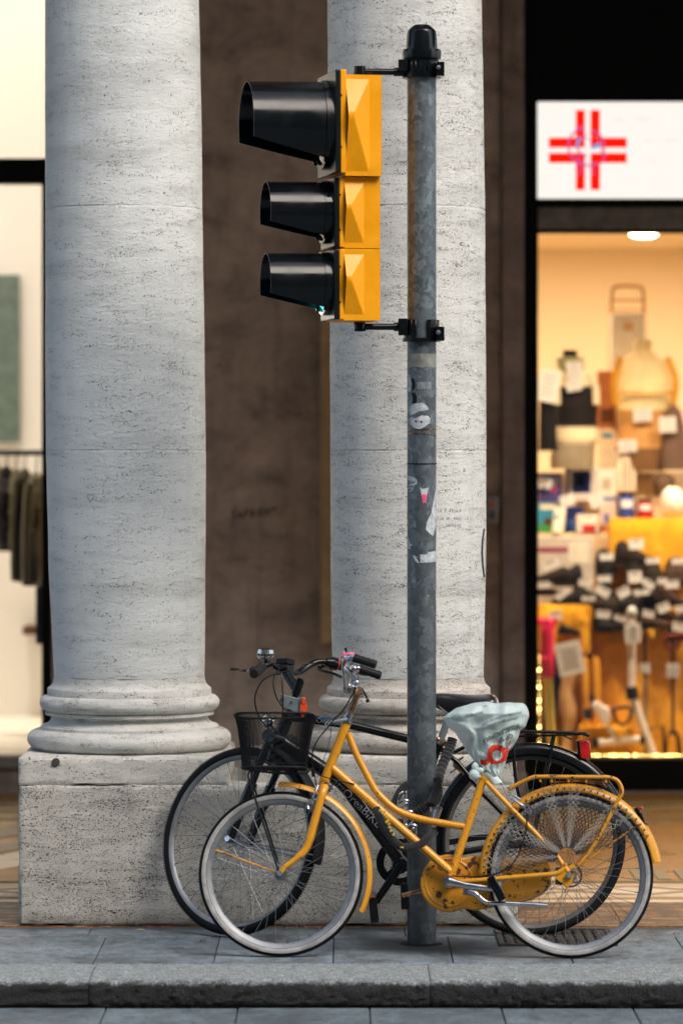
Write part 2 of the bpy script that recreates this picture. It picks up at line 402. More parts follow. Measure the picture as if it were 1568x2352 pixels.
b = MB(); b.box(-14, 14, YK1 - .02, YP, -.16, -.012); tag(b.build('pavement_bed', M['mortar'], smooth=0), kind='structure')
rr = []; yy = 13.722
for i in range(30):
    rr.append((yy - .52, yy, .445 if i % 2 else .47, X(235, 13.5) + (i % 2) * .2)); yy -= .52
slabs('road', M['road'], rr, -9, 9, -.100, 5, gap=.008)
b = MB(); b.box(-60, 60, -60, 13.76, -.16, -.112); tag(b.build('road_bed', M['mortar2'], smooth=0), kind='structure')

# kerb: long granite stones with a rough split face
joints = [-11.2, -8.1, -5.0, -2.55, X(212, 13.9), X(985, 13.9), 2.12, 4.6, 7.7, 10.9]
b = MB()
for k in range(len(joints) - 1):
    xa, xb_ = joints[k] + .0015, joints[k+1] - .0015; L = xb_ - xa; nu = int(L / .012) if -1.6 < xa + L/2 < 2.2 or abs(xa) < 2 else int(L/.05)
    prof = [(-.16, 13.765), (-.13, 13.75), (-.115, 13.738), (-.10, 13.73), (-.092, 13.722), (-.085, 13.715), (-.077, 13.713), (-.07, 13.712), (-.062, 13.712), (-.055, 13.712), (-.040, 13.714), (-.028, 13.716), (-.016, 13.722), (-.007, 13.735), (-.001, 13.76), (.001, 13.80), (.002, 13.86), (.002, 13.95), (.002, 14.05), (.001, 14.15), (-.002, YK1 - .006), (-.03, YK1 - .005)]
    def fn(u, v, xa=xa, L=L, prof=prof):
        j = v * (len(prof) - 1); i = int(j + 1e-6); z, y = prof[min(i, len(prof)-1)]; x = xa + u * L
        face = 1 if z < -.005 and y < 13.8 else .15
        n1 = noise.fractal(Vector((x*10, z*30, k*7)), 1, 2, 4) * .007; n2 = noise.fractal(Vector((x*75, z*95, y*30)), 1, 2, 3) * .009
        wave = noise.noise(Vector((x*1.6, 3.1, k))) * .006
        e = min(u, 1-u) * L; rnd_ = max(0, .009 - e)
        return (x, y + (n1 + n2 + wave) * face + rnd_ * .6 * face, z + (n2 * .25 + noise.noise(Vector((x*3, y*5, 9))) * .0015 - rnd_ * .25) * (1 if z > -.04 else .3))
    b.grid(fn, nu, len(prof) - 1)
    n0 = len(b.v)
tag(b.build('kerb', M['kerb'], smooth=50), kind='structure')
b = MB(); b.box(-14, 14, 13.78, YK1 - .01, -.16, -.02); tag(b.build('kerb_bed', M['mortar'], smooth=0), kind='structure')

b = MB(); b.box(-16, 16, YP, 27, -.16, 0.0); tag(b.build('portico_floor', M['terr'], smooth=0), kind='structure')
yt = GY(2075)
b = MB(); x = -14.3
while x < 14:
    b.box(x + .002, x + 1.28, YP + .004, yt, -.02, .0045); x += 1.285
tag(b.build('threshold_stone', M['thresh'], smooth=0), kind='structure')
# marble inlays of the floor pattern (sheets 4 mm above one another)
b = MB()
def strip(py0, py1, h, m=0, x0=-15, x1=15):
    b.box(x0, x1, GY(py0), GY(py1), -.01, h, m)
strip(2074.5, 2070, .006); strip(2062, 2059.5, .0055); strip(2037, 2034, .0055); strip(2027, 2024, .005, 1)
def tri(pts, h, m=0):
    k = len(pts); b.add([(x, y, h) for x, y in pts] + [(x, y, -.01) for x, y in pts], [tuple(range(k))] + [(i, i+k, (i+1)%k+k, (i+1)%k) for i in range(k)], m)
ya, yb_ = GY(2059), GY(2039); ym = (ya + yb_) / 2
b.box(-15, 15, ya - .03, yb_ + .03, -.01, .0048, 2)
x = -12.0; W_ = .50
while x < 12:
    tri([(x + .03, ym), (x + W_/2, ya + .03), (x + W_ - .03, ym), (x + W_/2, yb_ - .03)], .0065, 0)
    tri([(x + W_/2 + .08, ya), (x + W_*1.5 - .08, ya), (x + W_, ym - .06)], .0065, 0); tri([(x + W_/2 + .08, yb_), (x + W_, ym + .06), (x + W_*1.5 - .08, yb_)], .0065, 0)
    x += W_
x = -12.2
while x < 12:
    for q_ in range(4): tri([(x + q_*.1, GY(2022)), (x+.06 + q_*.1, GY(2022)), (x+.06+q_*.1, GY(2000)), (x + q_*.1, GY(2000))], .0062, 1)
    tri([(x+.62, GY(2022)), (x+1.1, GY(2022)), (x+1.1, GY(2014)), (x + .72, GY(2014))], .0062, 0); tri([(x+1.0, GY(2014)), (x+1.1, GY(2014)), (x+.98, GY(1999)), (x+.92, GY(1999))], .0062, 0)
    x += 1.35
# large diagonal bands in the bay to the left, brown bands along the shops
for (xa, wd, m) in ((-2.9, .30, 1), (-2.42, .22, 1), (-2.15, .34, 0), (-4.4, .3, 1), (-5.6, .4, 0)):
    y0, y1 = GY(2030), GY(1838); tri([(xa, y0), (xa + wd, y0), (xa + wd + 1.9, y1), (xa + 1.9, y1)], .0042 + .0004*m, m)
for (p0, p1, m) in ((1848, 1842, 1), (1866, 1858, 1), (1884, 1880, 1)): strip(p0, p1, .0048, m)
M['inlay3'] = simple('brown_marble_inlay', (.22,.10,.03), .35, var=.3, vscale=9)
tag(b.build('floor_inlay', [M['inlay'], M['inlay2'], M['inlay3']], smooth=0), kind='structure')

# ------------------------------------------------------------------ portico ceiling and beam above the frame
b = MB(); b.box(-16, 16, 14.9, 22.2, 6.1, 6.5); b.box(-16, 16, 15.2, 16.2, 5.55, 6.12)
for x in range(-15, 16, 3): b.box(x - .2, x + .2, 16.2, 22.0, 5.85, 6.12)
tag(b.build('portico_ceiling', M['ceil'], bev=.01), 'beamed plaster ceiling over the columns and the shop fronts', 'ceiling')
b = MB(); b.box(-16, 16, 14.9, 15.6, 6.5, 14)
tag(b.build('facade_above_portico', M['base'], smooth=0), 'stone building front standing above the two columns', 'building')

# ------------------------------------------------------------------ pedestal and columns
DC = 15.715; S = F / DC; DP = 15.29
def blockmesh(b, x0, x1, y0, y1, z0, z1, step=.03, amp=.004, seed=0):
    # worn block: subdivided box whose edges are chipped
    def disp(p):
        p = Vector(p); n = noise.fractal(p * 14 + Vector((seed, 0, 0)), 1, 2, 4) * amp
        ex = min(abs(p.x-x0), abs(p.x-x1)); ey = min(abs(p.y-y0), abs(p.y-y1)); ez = min(abs(p.z-z0), abs(p.z-z1))
        ds = sorted((ex, ey, ez)); e = ds[1]
        c = max(0, .012 - e) * (.5 + .9 * max(0, noise.noise(p * 9 + Vector((seed, 3, 1)))))
        ctr = Vector(((x0+x1)/2, (y0+y1)/2, (z0+z1)/2)); d = Vector((0, 0, 0))
        if ex < 1e-5 or ex == ds[0] and ex < .02: d.x = (1 if p.x < ctr.x else -1) * (c + n)
        if ey < .02: d.y = (1 if p.y < ctr.y else -1) * (c + n)
        if ez < .012: d.z = (1 if p.z < ctr.z else -1) * (c + n * .5)
        return p + d
    nx, ny, nz = max(2, int((x1-x0)/step)), max(2, int((y1-y0)/step/2)), max(2, int((z1-z0)/step))
    b.grid(lambda u, v: disp((x0+(x1-x0)*u, y0, z0+(z1-z0)*v)), nx, nz)
    b.grid(lambda u, v: disp((x0+(x1-x0)*u, y1, z0+(z1-z0)*v)), nx, nz)
    b.grid(lambda u, v: disp((x0, y0+(y1-y0)*u, z0+(z1-z0)*v)), ny, nz)
    b.grid(lambda u, v: disp((x1, y0+(y1-y0)*u, z0+(z1-z0)*v)), ny, nz)
    b.grid(lambda u, v: disp((x0+(x1-x0)*u, y0+(y1-y0)*v, z1)), nx, ny)
zt1 = Z(1800, DP); zt2 = Z(1737, DP)
b = MB(); blockmesh(b, X(42, DP), X(1190, DP), DP, DP + .86, 0, zt1, .015, .0035, 5)
ped = b.build('column_pedestal', M['pedestal'], smooth=40)
for v_ in ped.data.vertices: v_.co.z = v_.co.z
tag(ped, 'long pitted travertine pedestal block that both columns stand on, bikes leaning in front', 'pedestal')
b = MB(); b.box(X(46,DP) + .9, X(1182,DP) - .9, DP + .10, DP + .80, zt1 - .004, zt1 + .095)
b.build('recessed_block', M['plinth'], ped, bev=.006)

def column(name, pcx, edges, mats, label, heart=False, xoff=0, seed=0):
    xc = X(pcx, DC)
    t = thing(name, (xc, DC, 0), label, 'column', 'travertine columns of the portico')
    hw = 244 / (F / DP)
    b = MB(); blockmesh(b, -hw, hw, DP - DC + .004, -(DP - DC) , zt1 - .013, zt2, .015, .003, seed)
    b.build('plinth', mats[2], t, smooth=40)
    prof = [(0.10, zt2 - .002), (.385, zt2)]
    def z_(py): return Z(py, DC) + .008
    # (radius px, row) from bottom to top
    raw = [(222, 1722)]
    for a in range(-75, 91, 15): raw.append((210 + 24*math.cos(R(a)), 1699 - 22.5*math.sin(R(a))))
    raw += [(204, 1676), (204, 1670), (200, 1667), (190, 1664), (183, 1659), (179.5, 1653), (179.5, 1648), (183, 1645.5), (190, 1644.5), (193, 1644), (193, 1637.5), (190, 1636)]
    for a in range(-80, 91, 15): raw.append((189 + 17*math.cos(R(a)), 1617 - 17.5*math.sin(R(a))))
    raw += [(187.5, 1599), (187.5, 1584), (186.5, 1582.5), (180, 1578), (175.5, 1572), (173, 1564), (172, 1555)]
    zprev = -1
    for r_, py in raw:
        z = max(z_(py), zt2 + .001)
        prof.append((r_/S, z))
    NS = 192
    # base mesh, subtly worn
    b = MB(); k = len(prof); vs = []; fs = []
    for j in range(NS):
        a = 2*PI*j/NS
        for (r_, z) in prof:
            n = noise.fractal(Vector((math.cos(a)*r_*7, math.sin(a)*r_*7, z*12 + seed)), 1, 2, 4)
            chip = max(0, noise.noise(Vector((math.cos(a)*r_*22 + seed, math.sin(a)*r_*22, z*30))) - .45) * .02
            rr_ = r_ + n*.0022 - chip; vs.append((rr_*math.cos(a), rr_*math.sin(a), z + n*.0008))
    for j in range(NS):
        for i in range(k-1): fs.append((j*k+i, ((j+1)%NS)*k+i, ((j+1)%NS)*k+i+1, j*k+i+1))
    b.add(vs, fs); b.build('base', mats[1], t, smooth=50)
    # shaft from measured edges, drum by drum with fine joints
    zs = Z(1555, DC) + .008; cuts = [483, 1035]
    zj = sorted(Z(c, DC) for c in cuts) + [5.55]
    b = MB(); rings = []; z0 = zs
    levels = []
    for zt in zj:
        n_ = max(4, int((zt - z0)/.05))
        levels += [(z0 + (zt - z0)*i/n_, 0) for i in range(n_ + 1)]
        if zt != zj[-1]: levels[-1] = (zt - .012, 0); levels += [(zt - .0075, 0), (zt - .0035, 0)]; levels += [(zt - .0018, 1), (zt + .0018, 1)]; levels += [(zt + .0035, 0), (zt + .0075, 0)]; z0 = zt + .012
    for (z, jt) in levels:
        py = HOR + (EYE - z)*S; l, r_ = interp(edges, py); cx = (l + r_)/2; rad = (r_ - l)/2/S; ox = (cx - pcx)/S
        ring = []
        for j in range(NS):
            a = 2*PI*j/NS; n = noise.fractal(Vector((math.cos(a)*2.5, math.sin(a)*2.5, z*3 + seed)), 1, 2, 5)*.0018
            jj = max(.15, .5 + noise.noise(Vector((math.cos(a)*5, math.sin(a)*5, z*.5 + seed + 3)))*1.3)
            rr_ = rad + n - jt*.0028*jj
            wob = noise.noise(Vector((math.cos(a)*9, math.sin(a)*9, round(z, 1)))) * 0
            ring.append((ox + rr_*math.cos(a), rr_*math.sin(a), z + wob))
        rings.append(ring)
    b.loft(rings, caps=False)
    sh = b.build('shaft', mats[0], t, smooth=40)
    return t, sh
edL = [(-700,110,440),(0,105,457),(300,104.5,463),(483,104.5,465.5),(750,105,469),(1035,107,472.5),(1300,113,472),(1450,120,471.5),(1555,126,470)]
edR = [(-700,752,1098),(0,752,1106),(300,754,1110),(483,755,1113),(750,757,1115),(1035,758,1116),(1300,759,1115.5),(1450,761,1112),(1555,765,1109.5)]
tL, shL = column('stone_column', 298, edL, (M['col_l'], M['base'], M['plinth']), 'pale painted travertine column on the left, with a small heart scratched on it', seed=1)
tR, shR = column('stone_column', 938, edR, (M['col_r'], M['base_r'], M['plinth']), 'weathered grey travertine column behind the traffic light pole', seed=11)
# iron plug in the left plinth
b = MB(); b.revolve([(0, -.006), (.014, -.006), (.017, 0), (.017, .01)], (X(130-1.5, DP)-tL.location.x, DP-DC+.002, Z(1751, DP)), 'y', n=14, closed_prof=False); b.build('iron_plug', M['iron'], tL)

def wrap_marks(target_r, name, polys, parent, mat, r_=.0016):
    b = MB()
    for pl in polys: b.tube(pl, r_, 5, flat=1)
    return b.build(name, mat, parent)
M['pencil'] = simple('pencil_marks', (.24,.24,.245), .9)
M['ink'] = simple('marker_ink', (.02,.02,.022), .7)
def on_col(shaft, t, px, py, bv=None):
    # point of the column surface seen at a picture position
    o = Vector((0, 0, EYE)); d = Vector(((px-784)/F, 1, -(py-HOR)/F)).normalized()
    loc, n, i, dist = bv.ray_cast(o - t.location, d)
    return loc - d*.0006 if loc else None
bvL = BVHTree.FromPolygons([v.co for v in shL.data.vertices], [list(p.vertices) for p in shL.data.polygons])
bvR = BVHTree.FromPolygons([v.co for v in shR.data.vertices], [list(p.vertices) for p in shR.data.polygons])
def scribble(bv, t, strokes, mat, name, r_=.0012):
    b = MB()
    for s_ in strokes:
        pts = [on_col(None, t, x, y, bv) for x, y in s_]; pts = [p for p in pts if p]
        if len(pts) > 1: b.tube(pts, r_, 5)
    return b.build(name, mat, t)
hs = [(208, 1153), (203.5, 1146), (201, 1140), (202, 1136), (205, 1135), (208, 1139), (211, 1135), (214.5, 1135.5), (215.5, 1139.5), (213, 1146), (208, 1153)]
scribble(bvL, tL, [hs], M['pencil'], 'heart_drawing', .0013)
GL = {'I': [[(0,0),(0,1)]], 'T': [[(0,1),(1,1)],[(.5,0),(.5,1)]], 'A': [[(0,0),(.5,1),(1,0)],[(.2,.4),(.8,.4)]], 'E': [[(1,0),(0,0),(0,1),(1,1)],[(0,.5),(.8,.5)]],
      'B': [[(0,0),(0,1),(.8,.85),(0,.55),(1,.3),(0,0)]], 'L': [[(0,1),(0,0),(.9,0)]], 'Z': [[(0,1),(1,1),(0,0),(1,0)]], 'D': [[(0,0),(0,1),(.9,.6),(.8,.2),(0,0)]],
      'M': [[(0,0),(0,1),(.5,.5),(1,1),(1,0)]], 'O': [[(.5,0),(0,.5),(.5,1),(1,.5),(.5,0)]], 'U': [[(0,1),(.1,.1),(.9,.1),(1,1)]], 'S': [[(1,.9),(.4,1),(.1,.7),(.9,.4),(.7,0),(0,.1)]],
      'F': [[(0,0),(0,1),(1,1)],[(0,.5),(.7,.5)]], 'R': [[(0,0),(0,1),(.9,.8),(0,.5),(1,0)]], 'V': [[(0,1),(.5,0),(1,1)]], ' ': []}
def write(txt, x, y, w_, h_, adv):
    out = []
    for ch in txt:
        for s_ in GL[ch]: out.append([(x + a*w_, y - c*h_) for a, c in s_])
        x += adv
    return out
st = write('VITA E BELLA', 993, 1176, 3.8, 6.5, 5.6) + write('LEZZA DI MOU', 992, 1194, 3.8, 6.5, 5.6) + write('SOFFRIRE', 1023, 1210, 3.2, 6, 4.6)
scribble(bvR, tR, st, M['pencil'], 'handwriting', .0009)
scribble(bvR, tR, [[(1110, 1215), (1106.5, 1240), (1105, 1270), (1107, 1300), (1110, 1325)]], M['ink'], 'marker_line', .006)

# ------------------------------------------------------------------ facade pier between the shops
DW = 21.45
xa, xb_ = X(118, DW), X(1150, DW)
t = thing('stone_pier', (0, DW, 0), 'broad brown stone pier between the two shop fronts, behind the columns', 'wall')
b = MB(); b.box(xa, xb_, 0, .9, 0.0, 6.1); b.build('wall', M['pier'], t, bev=.01)
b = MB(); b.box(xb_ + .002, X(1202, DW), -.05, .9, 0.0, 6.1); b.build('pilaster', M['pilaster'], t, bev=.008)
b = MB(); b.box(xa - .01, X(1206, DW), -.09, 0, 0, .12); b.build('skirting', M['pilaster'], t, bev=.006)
b = MB()
for pts in ([(538,1192),(536,1172),(545,1170)], [(548,1190),(550,1174),(556,1188)], [(562,1188),(564,1172),(572,1170)], [(563,1180),(569,1179)], [(576,1187),(578,1171),(586,1173),(578,1180),(588,1186)], [(594,1185),(596,1170),(604,1169)], [(595,1178),(601,1177)], [(596,1185),(605,1183)], [(610,1183),(612,1168),(620,1172),(612,1176),(634,1166)]):
    b.tube([P(x, y, DW) - Vector((0, DW + .002, 0)) for x, y in pts], .004, 5)
b.build('scribbled_writing', M['ink'], t)

# framed display case on the pier, mostly hidden by the right column
t = thing('wall_display_case', (0, DW, 0), 'tall wooden display case hung on the brown pier, peeking out left of the right column', 'display case')
M['wood'] = simple('tan_wood', (.42,.29,.15), .45, var=.2, vscale=6)
x0, x1, z0, z1 = X(735, DW), X(1060, DW), Z(1477, DW), Z(552, DW)
b = MB(); y0 = -.14
b.box(x0, x0 + .09, y0, -.002, z0, z1); b.box(x1 - .09, x1, y0, -.002, z0, z1); b.box(x0 + .092, x1 - .092, y0 + .003, -.002, z0, z0 + .09); b.box(x0 + .092, x1 - .092, y0+.003, -.002, z1 - .09, z1)
b.build('case_frame', M['wood'], t, bev=.012)
b = MB(); b.box(x0 + .09, x1 - .09, -.05, -.03, z0 + .09, z1 - .09); b.build('back_panel', M['cream'], t)
b = MB(); b.box(x0 + .092, x1 - .092, y0 + .02, y0 + .026, z0 + .092, z1 - .092); b.build('glass_pane', M['glass'], t)
t = thing('intercom', (X(1129, DW-.05), DW - .05, Z(1171, DW)), 'small grey intercom plate on the brown pier beside the right column', 'intercom')
b = MB(); b.box(-.036, .034, -.03, -.002, -.078, .076); b.build('plate', simple('grey_metal', (.30,.28,.28), .4, metal=.3), t, bev=.008)
b = MB(); b.revolve([(0,-.04),(.012,-.04),(.014,-.03)], (0,0,.03), 'y', n=14, closed_prof=False); b.build('button', M['orange'], t)
b = MB()
for i in range(4): b.box(-.018, .018, -.034, -.028, -.05 + i*.012, -.045 + i*.012)
b.build('speaker_grille', M['blkm'], t)

# ------------------------------------------------------------------ right shop front
DG = 21.5
fr = thing('shop_front', (0, DG, 0), 'black framed shop front of the medical supply shop on the right', 'shop front')
xl = X(1202, DG); XR = X(1568, DG) + 2.6
b = MB()
b.box(xl + .001, X(1234, DG), -.05, .10, 0.24, Z(478, DG))        # left jamb beside the window
b.box(xl + .001, X(1232, DG), -.06, .12, Z(478, DG)+.001, 6.1)
b.box(X(1234, DG), XR, -.05, .10, Z(1815, DG) + .0, Z(1742, DG))   # stall riser
b.box(xl + .001, X(1234, DG), -.05, .10, Z(1815, DG), .2399)
b.box(X(1234, DG), XR, -.03, .10, Z(535, DG), Z(528, DG))
b.box(X(1232, DG), XR, -.06, .12, Z(477.5, DG), Z(458, DG)); b.box(X(1232, DG), XR, -.06, .12, Z(235, DG), 6.1)
b.box(XR - .08, XR, -.04, .1, Z(1742, DG), Z(535, DG))
b.build('frame', M['frame'], fr, bev=.004)
b = MB(); b.box(xl + .001, XR, -.045, .12, Z(528, DG) + .001, Z(478, DG)); b.build('stone_lintel', simple('grey_brown_lintel', (.20,.175,.155), .6, var=.45, vscale=9), fr)
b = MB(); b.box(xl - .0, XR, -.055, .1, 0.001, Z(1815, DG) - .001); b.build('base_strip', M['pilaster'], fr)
b = MB(); b.box(X(1234, DG), XR - .08, .02, .026, Z(1742, DG), Z(535, DG)); b.build('glass_pane', M['glass'], fr)

# backlit sign
sg = thing('illuminated_sign', (X(1232, DG), DG, Z(346.5, DG)), 'backlit white sign with a red double-lined cross above the right shop window', 'sign')
M['signw'] = simple('backlit_white', (.2,.2,.2), .4, emit=(1,.94,.87), es=.50)
M['signr'] = simple('backlit_red', (.15,.002,.001), .5, spec=.1, emit=(1,.010,.001), es=.50)
M['signb'] = simple('backlit_blue', (.01,.05,.1), .4, emit=(.03,.22,.50), es=.8)
M['signp'] = simple('backlit_purple', (.05,.01,.03), .4, emit=(.42,.05,.18), es=.8)
M['signg'] = simple('backlit_grey', (.5,.5,.5), .4, emit=(.80,.79,.75), es=.48)
s_ = DG / F
def sp_(px, py, y=0): return Vector(((px - 1232)*s_, y, -(py - 346.5)*s_))
b = MB(); b.box(0.002, XR - X(1232, DG), -.045, .05, -111*s_, 111*s_); b.build('light_box', M['signw'], sg, bev=.004)
b = MB()
for (x0, x1, y0, y1) in ((1320.5,1341,254.5,317.5),(1354,1375.5,254.5,317.5),(1320.5,1341,376,437.5),(1354,1375.5,376,437.5),
                        (1258.5,1341,318,340.5),(1354,1437,318,340.5),(1258.5,1341,353,375.5),(1354,1437,353,375.5)):
    p0, p1 = sp_(x0, y1), sp_(x1, y0); b.box(p0.x, p1.x, -.0475, -.044, p0.z, p1.z)
b.build('red_cross', M['signr'], sg)
def arc(cx, cy, r_, a0, a1, n=14, ry=None): return [sp_(cx + r_*math.cos(R(a0 + (a1-a0)*i/n)), cy - (ry or r_)*math.sin(R(a0 + (a1-a0)*i/n)), -.049) for i in range(n+1)]
b = MB()
for arc_ in ((1347, 338, 44, 100, 260), (1347, 338, 38, -30, 80), (1346, 338, 22, 90, 270), (1352, 352, 30, 190, 300)):
    b = MB(); b.tube(arc(*arc_), .0055, 4, flat=.4); b.build('purple_emblem', M['signp'], sg)
b = MB()
for pts in ([sp_(1325,300,-.049), sp_(1332,290,-.049), sp_(1340,296,-.049), sp_(1333,304,-.049)], [sp_(1322,372,-.049), sp_(1332,375,-.049), sp_(1330,392,-.049), sp_(1326,405,-.049)], arc(1368, 360, 18, -110, 60), [sp_(1356,374,-.049), sp_(1361,404,-.049)]):
    b = MB(); b.tube(pts, .0045, 4, flat=.4); b.build('purple_emblem', M['signp'], sg)
for pts, r_ in (([sp_(1323,340,-.0505), sp_(1325,328,-.0505), sp_(1331,318,-.0505)], .008), ([sp_(1358,343,-.0505), sp_(1368,336,-.0505), sp_(1377,331,-.0505)], .009), ([sp_(1351,321,-.0505), sp_(1353,325,-.0505)], .006)):
    b = MB(); b.tube(pts, r_, 4, flat=.3); b.build('blue_emblem', M['signb'], sg)
for (tx, px, py, sz) in (('dal 1982', 1450, 276, 20), ('dal 1982', 1516, 325, 18), ('SPA 1', 1506, 372, 16), ('®', 1388, 306, 9), ('orari', 1520, 430, 14)):
    vs, fs = text_mesh(tx, sz*s_*1.25, .2); c = sp_(px, py); b = MB(); b.add([(c.x + v.x, -.0462, c.z + v.y) for v in vs], fs); b.build('faint_lettering', M['signg'], sg, smooth=0, recalc=False)

# string of small lights along the window edges
ls = thing('light_string', (X(1236, DG), DG - .03, Z(1740, DG)), 'string of tiny golden lights along the bottom and left edge of the window', 'light string')
b = MB(); b.tube([(0, -.030, .1+.5), (0, -.030, .02), (.02, -.030, .018), (XR - X(1236, DG) - .1, -.030, .018)], .003, 6); b.build('wire', M['frame'], ls)
b = MB(); b.ball((0, 0, 0), .0045, 8); bulb = b.build('bulb', M['led'], ls)
spots = [(i * .0235 + .02, .018) for i in range(62)] + [(0, .03 + i * .0245) for i in range(23)]
for i, (x, z) in enumerate(spots):
    o = bulb if i == 0 else bulb.copy()
    if i: C.objects.link(o); o.parent = ls
    o.location = (x, -.036, z); k_ = random.uniform(.45, 1.15) if z < .02 else random.choice([.3, .4, .5, 1.1]); o.scale = (k_,)*3

# right shop room
RZ = Z(1740, DG + .5)
rm = thing('shop_room', (0, DG, 0), 'warm cream interior of the right shop behind its window display', 'room')
x0, x1, y1, zc = xl - .9, XR + 1.0, 5.2, 3.33
b = MB(); b.box(x0, x1, y1, y1 + .1, 0, zc + .3); b.build('back_wall', M['warmwall'], rm)
b = MB(); b.box(x0 - .1, x0, .13, y1, 0, zc + .3); b.box(x1, x1 + .1, .13, y1, 0, zc + .3); b.build('side_wall', M['warmwall'], rm)
b = MB(); b.box(x0, x1, .13, y1, zc, zc + .1); b.build('ceiling', M['warmwall'], rm)
b = MB(); b.box(x0, x1, .13, y1, RZ - .1, RZ - .006); b.build('floor', M['wood'], rm)

def shop_lamp(px, py_d, zc, power, label, col=(1, .80, .55), r_=.095, spot=False):
    x, y = px, py_d
    t = thing('ceiling_lamp', (x, y, zc), label, 'ceiling lamp')
    b = MB(); b.revolve([(0, -.034), (r_*.6, -.030), (r_*.9, -.016), (r_, .0)], (0,0,-.002), 'z', n=28, closed_prof=False)
    b.build('diffuser', M['lamp'], t); zc_l = zc
    l = bpy.data.lights.new('lamp_light', 'AREA'); l.shape = 'DISK'; l.size = r_*1.7; l.energy = power; l.color = col
    if spot: l.spread = R(140)
    o = bpy.data.objects.new('lamp_light', l); C.objects.link(o); o.parent = t; o.location = (0, 0, -.045)
    return t
ZC = zc
for i, (x, y, pw_) in enumerate(((X(1477, 24.7), 24.7, 30), (X(1120, 24.7), 24.7, 30), (X(1477, 24.7) + 1.4, 24.7, 30), (X(1400, 21.64), 21.64, 56), (X(1400, 21.64) + 1.3, 21.64, 52), (X(1400,21.72) - .75, 21.64, 34))):
    shop_lamp(x, y, ZC, pw_, spot=i > 2, label= ['round glowing ceiling lamp seen at the top of the right shop window', 'deep ceiling lamp hidden behind the window jamb of the right shop', 'deep ceiling lamp beyond the picture edge of the right shop', 'display lamp just behind the glass above the cream bust', 'display lamp just behind the glass beyond the picture edge', 'display lamp just behind the glass beside the left jamb of the right shop'][i])

# ------------------------------------------------------------------ left shop front
fl = thing('shop_front', (0, DG, 0), 'black framed shop front of the clothes shop at the left edge', 'shop front')
xr = X(120, DG); XL = X(0, DG) - 2.6
b = MB(); b.box(X(98, DG), xr - .003, -.05, .1, Z(1735, DG), Z(422, DG)); b.box(XL, xr - .003, -.05, .1, Z(422, DG), Z(365, DG)); b.box(X(108, DG), xr - .003, -.05, .1, Z(365, DG), 6.1); b.box(XL, XL+.08, -.05, .1, Z(1735, DG), Z(422, DG)); b.box(XL, X(108, DG), -.05, .1, 5.4, 6.1)
b.build('frame', M['frame'], fl, bev=.004)
b = MB(); b.box(XL, xr - .003, -.10, .1, Z(1762, DG), Z(1735, DG) - .001); b.build('sill', M['sill'], fl, bev=.005)
b = MB(); b.box(XL, xr - .003, -.06, .1, .001, Z(1762, DG) - .001); b.build('base_strip', M['pilaster'], fl)
b = MB(); b.box(XL + .08, X(98, DG), .02, .026, Z(1735, DG), Z(422, DG)); b.box(XL, X(108, DG), .02, .026, Z(365, DG), 5.4); b.build('glass_pane', M['glass'], fl)
rm = thing('shop_room', (0, DG, 0), 'bright cream interior of the left clothes shop', 'room')
x0, x1, y1, zc, zf = XL - .5, xr + .9, 3.4, 12.0, Z(1735, DG)
b = MB(); b.box(x0, x1, y1, y1 + .1, 0, zc); b.build('back_wall', M['cream'], rm)
b = MB(); b.box(x0 - .1, x0, .13, y1, 0, zc); b.box(x1, x1 + .1, .95, y1, 0, zc); b.build('side_wall', M['cream'], rm)
b = MB(); b.box(x0, x1, .13, y1, zc, zc + .1); b.build('ceiling', M['cream'], rm)
b = MB(); b.box(x0, x1, .13, y1, zf - .1, zf - .004); b.build('floor', simple('pale_shop_floor', (.84,.78,.66), .35), rm)
for i, (x, y) in enumerate(((-2.1, 21.8), (-3.4, 21.8), (-2.7, 22.3))):
    shop_lamp(x, y, 12.0, 185, ['ceiling lamp of the left shop nearest the glass', 'ceiling lamp of the left shop beyond the picture edge', 'deepest ceiling lamp of the left shop'][i], col=(1, .93, .84))

t = thing('added_fill_lamp', (-3.3, 23.2, 2.9), 'added fill lamp hung low and out of view in the left shop', 'lamp')  # added out of view to brighten the lower wall of the left shop
b = MB(); b.revolve([(.03, .16), (.14, .02), (.15, 0), (.14, 0), (.028, .15)], (0,0,0), 'z', n=24); b.build('added_fill_lamp_shade', M['cream'], t)
b = MB(); b.tube([(0, 0, .15), (0, 0, 9.1)], .006, 6); b.build('cord', M['cable'], t)
b = MB(); b.ball((0, 0, .03), .05, 12); b.build('bulb', M['lamp'], t)
l = bpy.data.lights.new('lamp_light', 'POINT'); l.energy = 16; l.color = (1, .93, .84); l.shadow_soft_size = .1; o = bpy.data.objects.new('lamp_light', l); C.objects.link(o); o.parent = t; o.location = (0, 0, -.06)

# ------------------------------------------------------------------ the building across the street, behind the camera
t = thing('opposite_building', (0, -9, 0), 'plastered building with rows of windows across the street, behind the viewer', 'building')
M['plaster'] = simple('ochre_plaster', (.36,.30,.23), .85, var=.15, vscale=1.5); M['dglass'] = simple('dark_window_glass', (.03,.035,.04), .08)
b = MB(); b.box(-45, 45, -1, 0, -.1, 21); b.build('wall', M['plaster'], t)
b = MB(); b.box(-45, 45, 0, .9, 21, 21.6); b.box(-45, 45, .002, .25, 4.6, 4.9); b.build('cornice', M['plaster'], t)
wf = MB(); wf.box(-.75, .75, .003, .09, 0, 2.2); pw = MB(); pw.box(-.6, .6, .092, .10, .12, 2.08); w0 = None
for i in range(19):
    for j in range(5):
        if w0 is None: w0 = wf.build('window', M['sill'], t); p0 = pw.build('pane', M['dglass'], w0); o = w0
        else:
            o = w0.copy(); C.objects.link(o); o.parent = t; p_ = p0.copy(); C.objects.link(p_); p_.parent = o
        o.location = (-36 + 4*i, 0, .9 + 4.0*j)
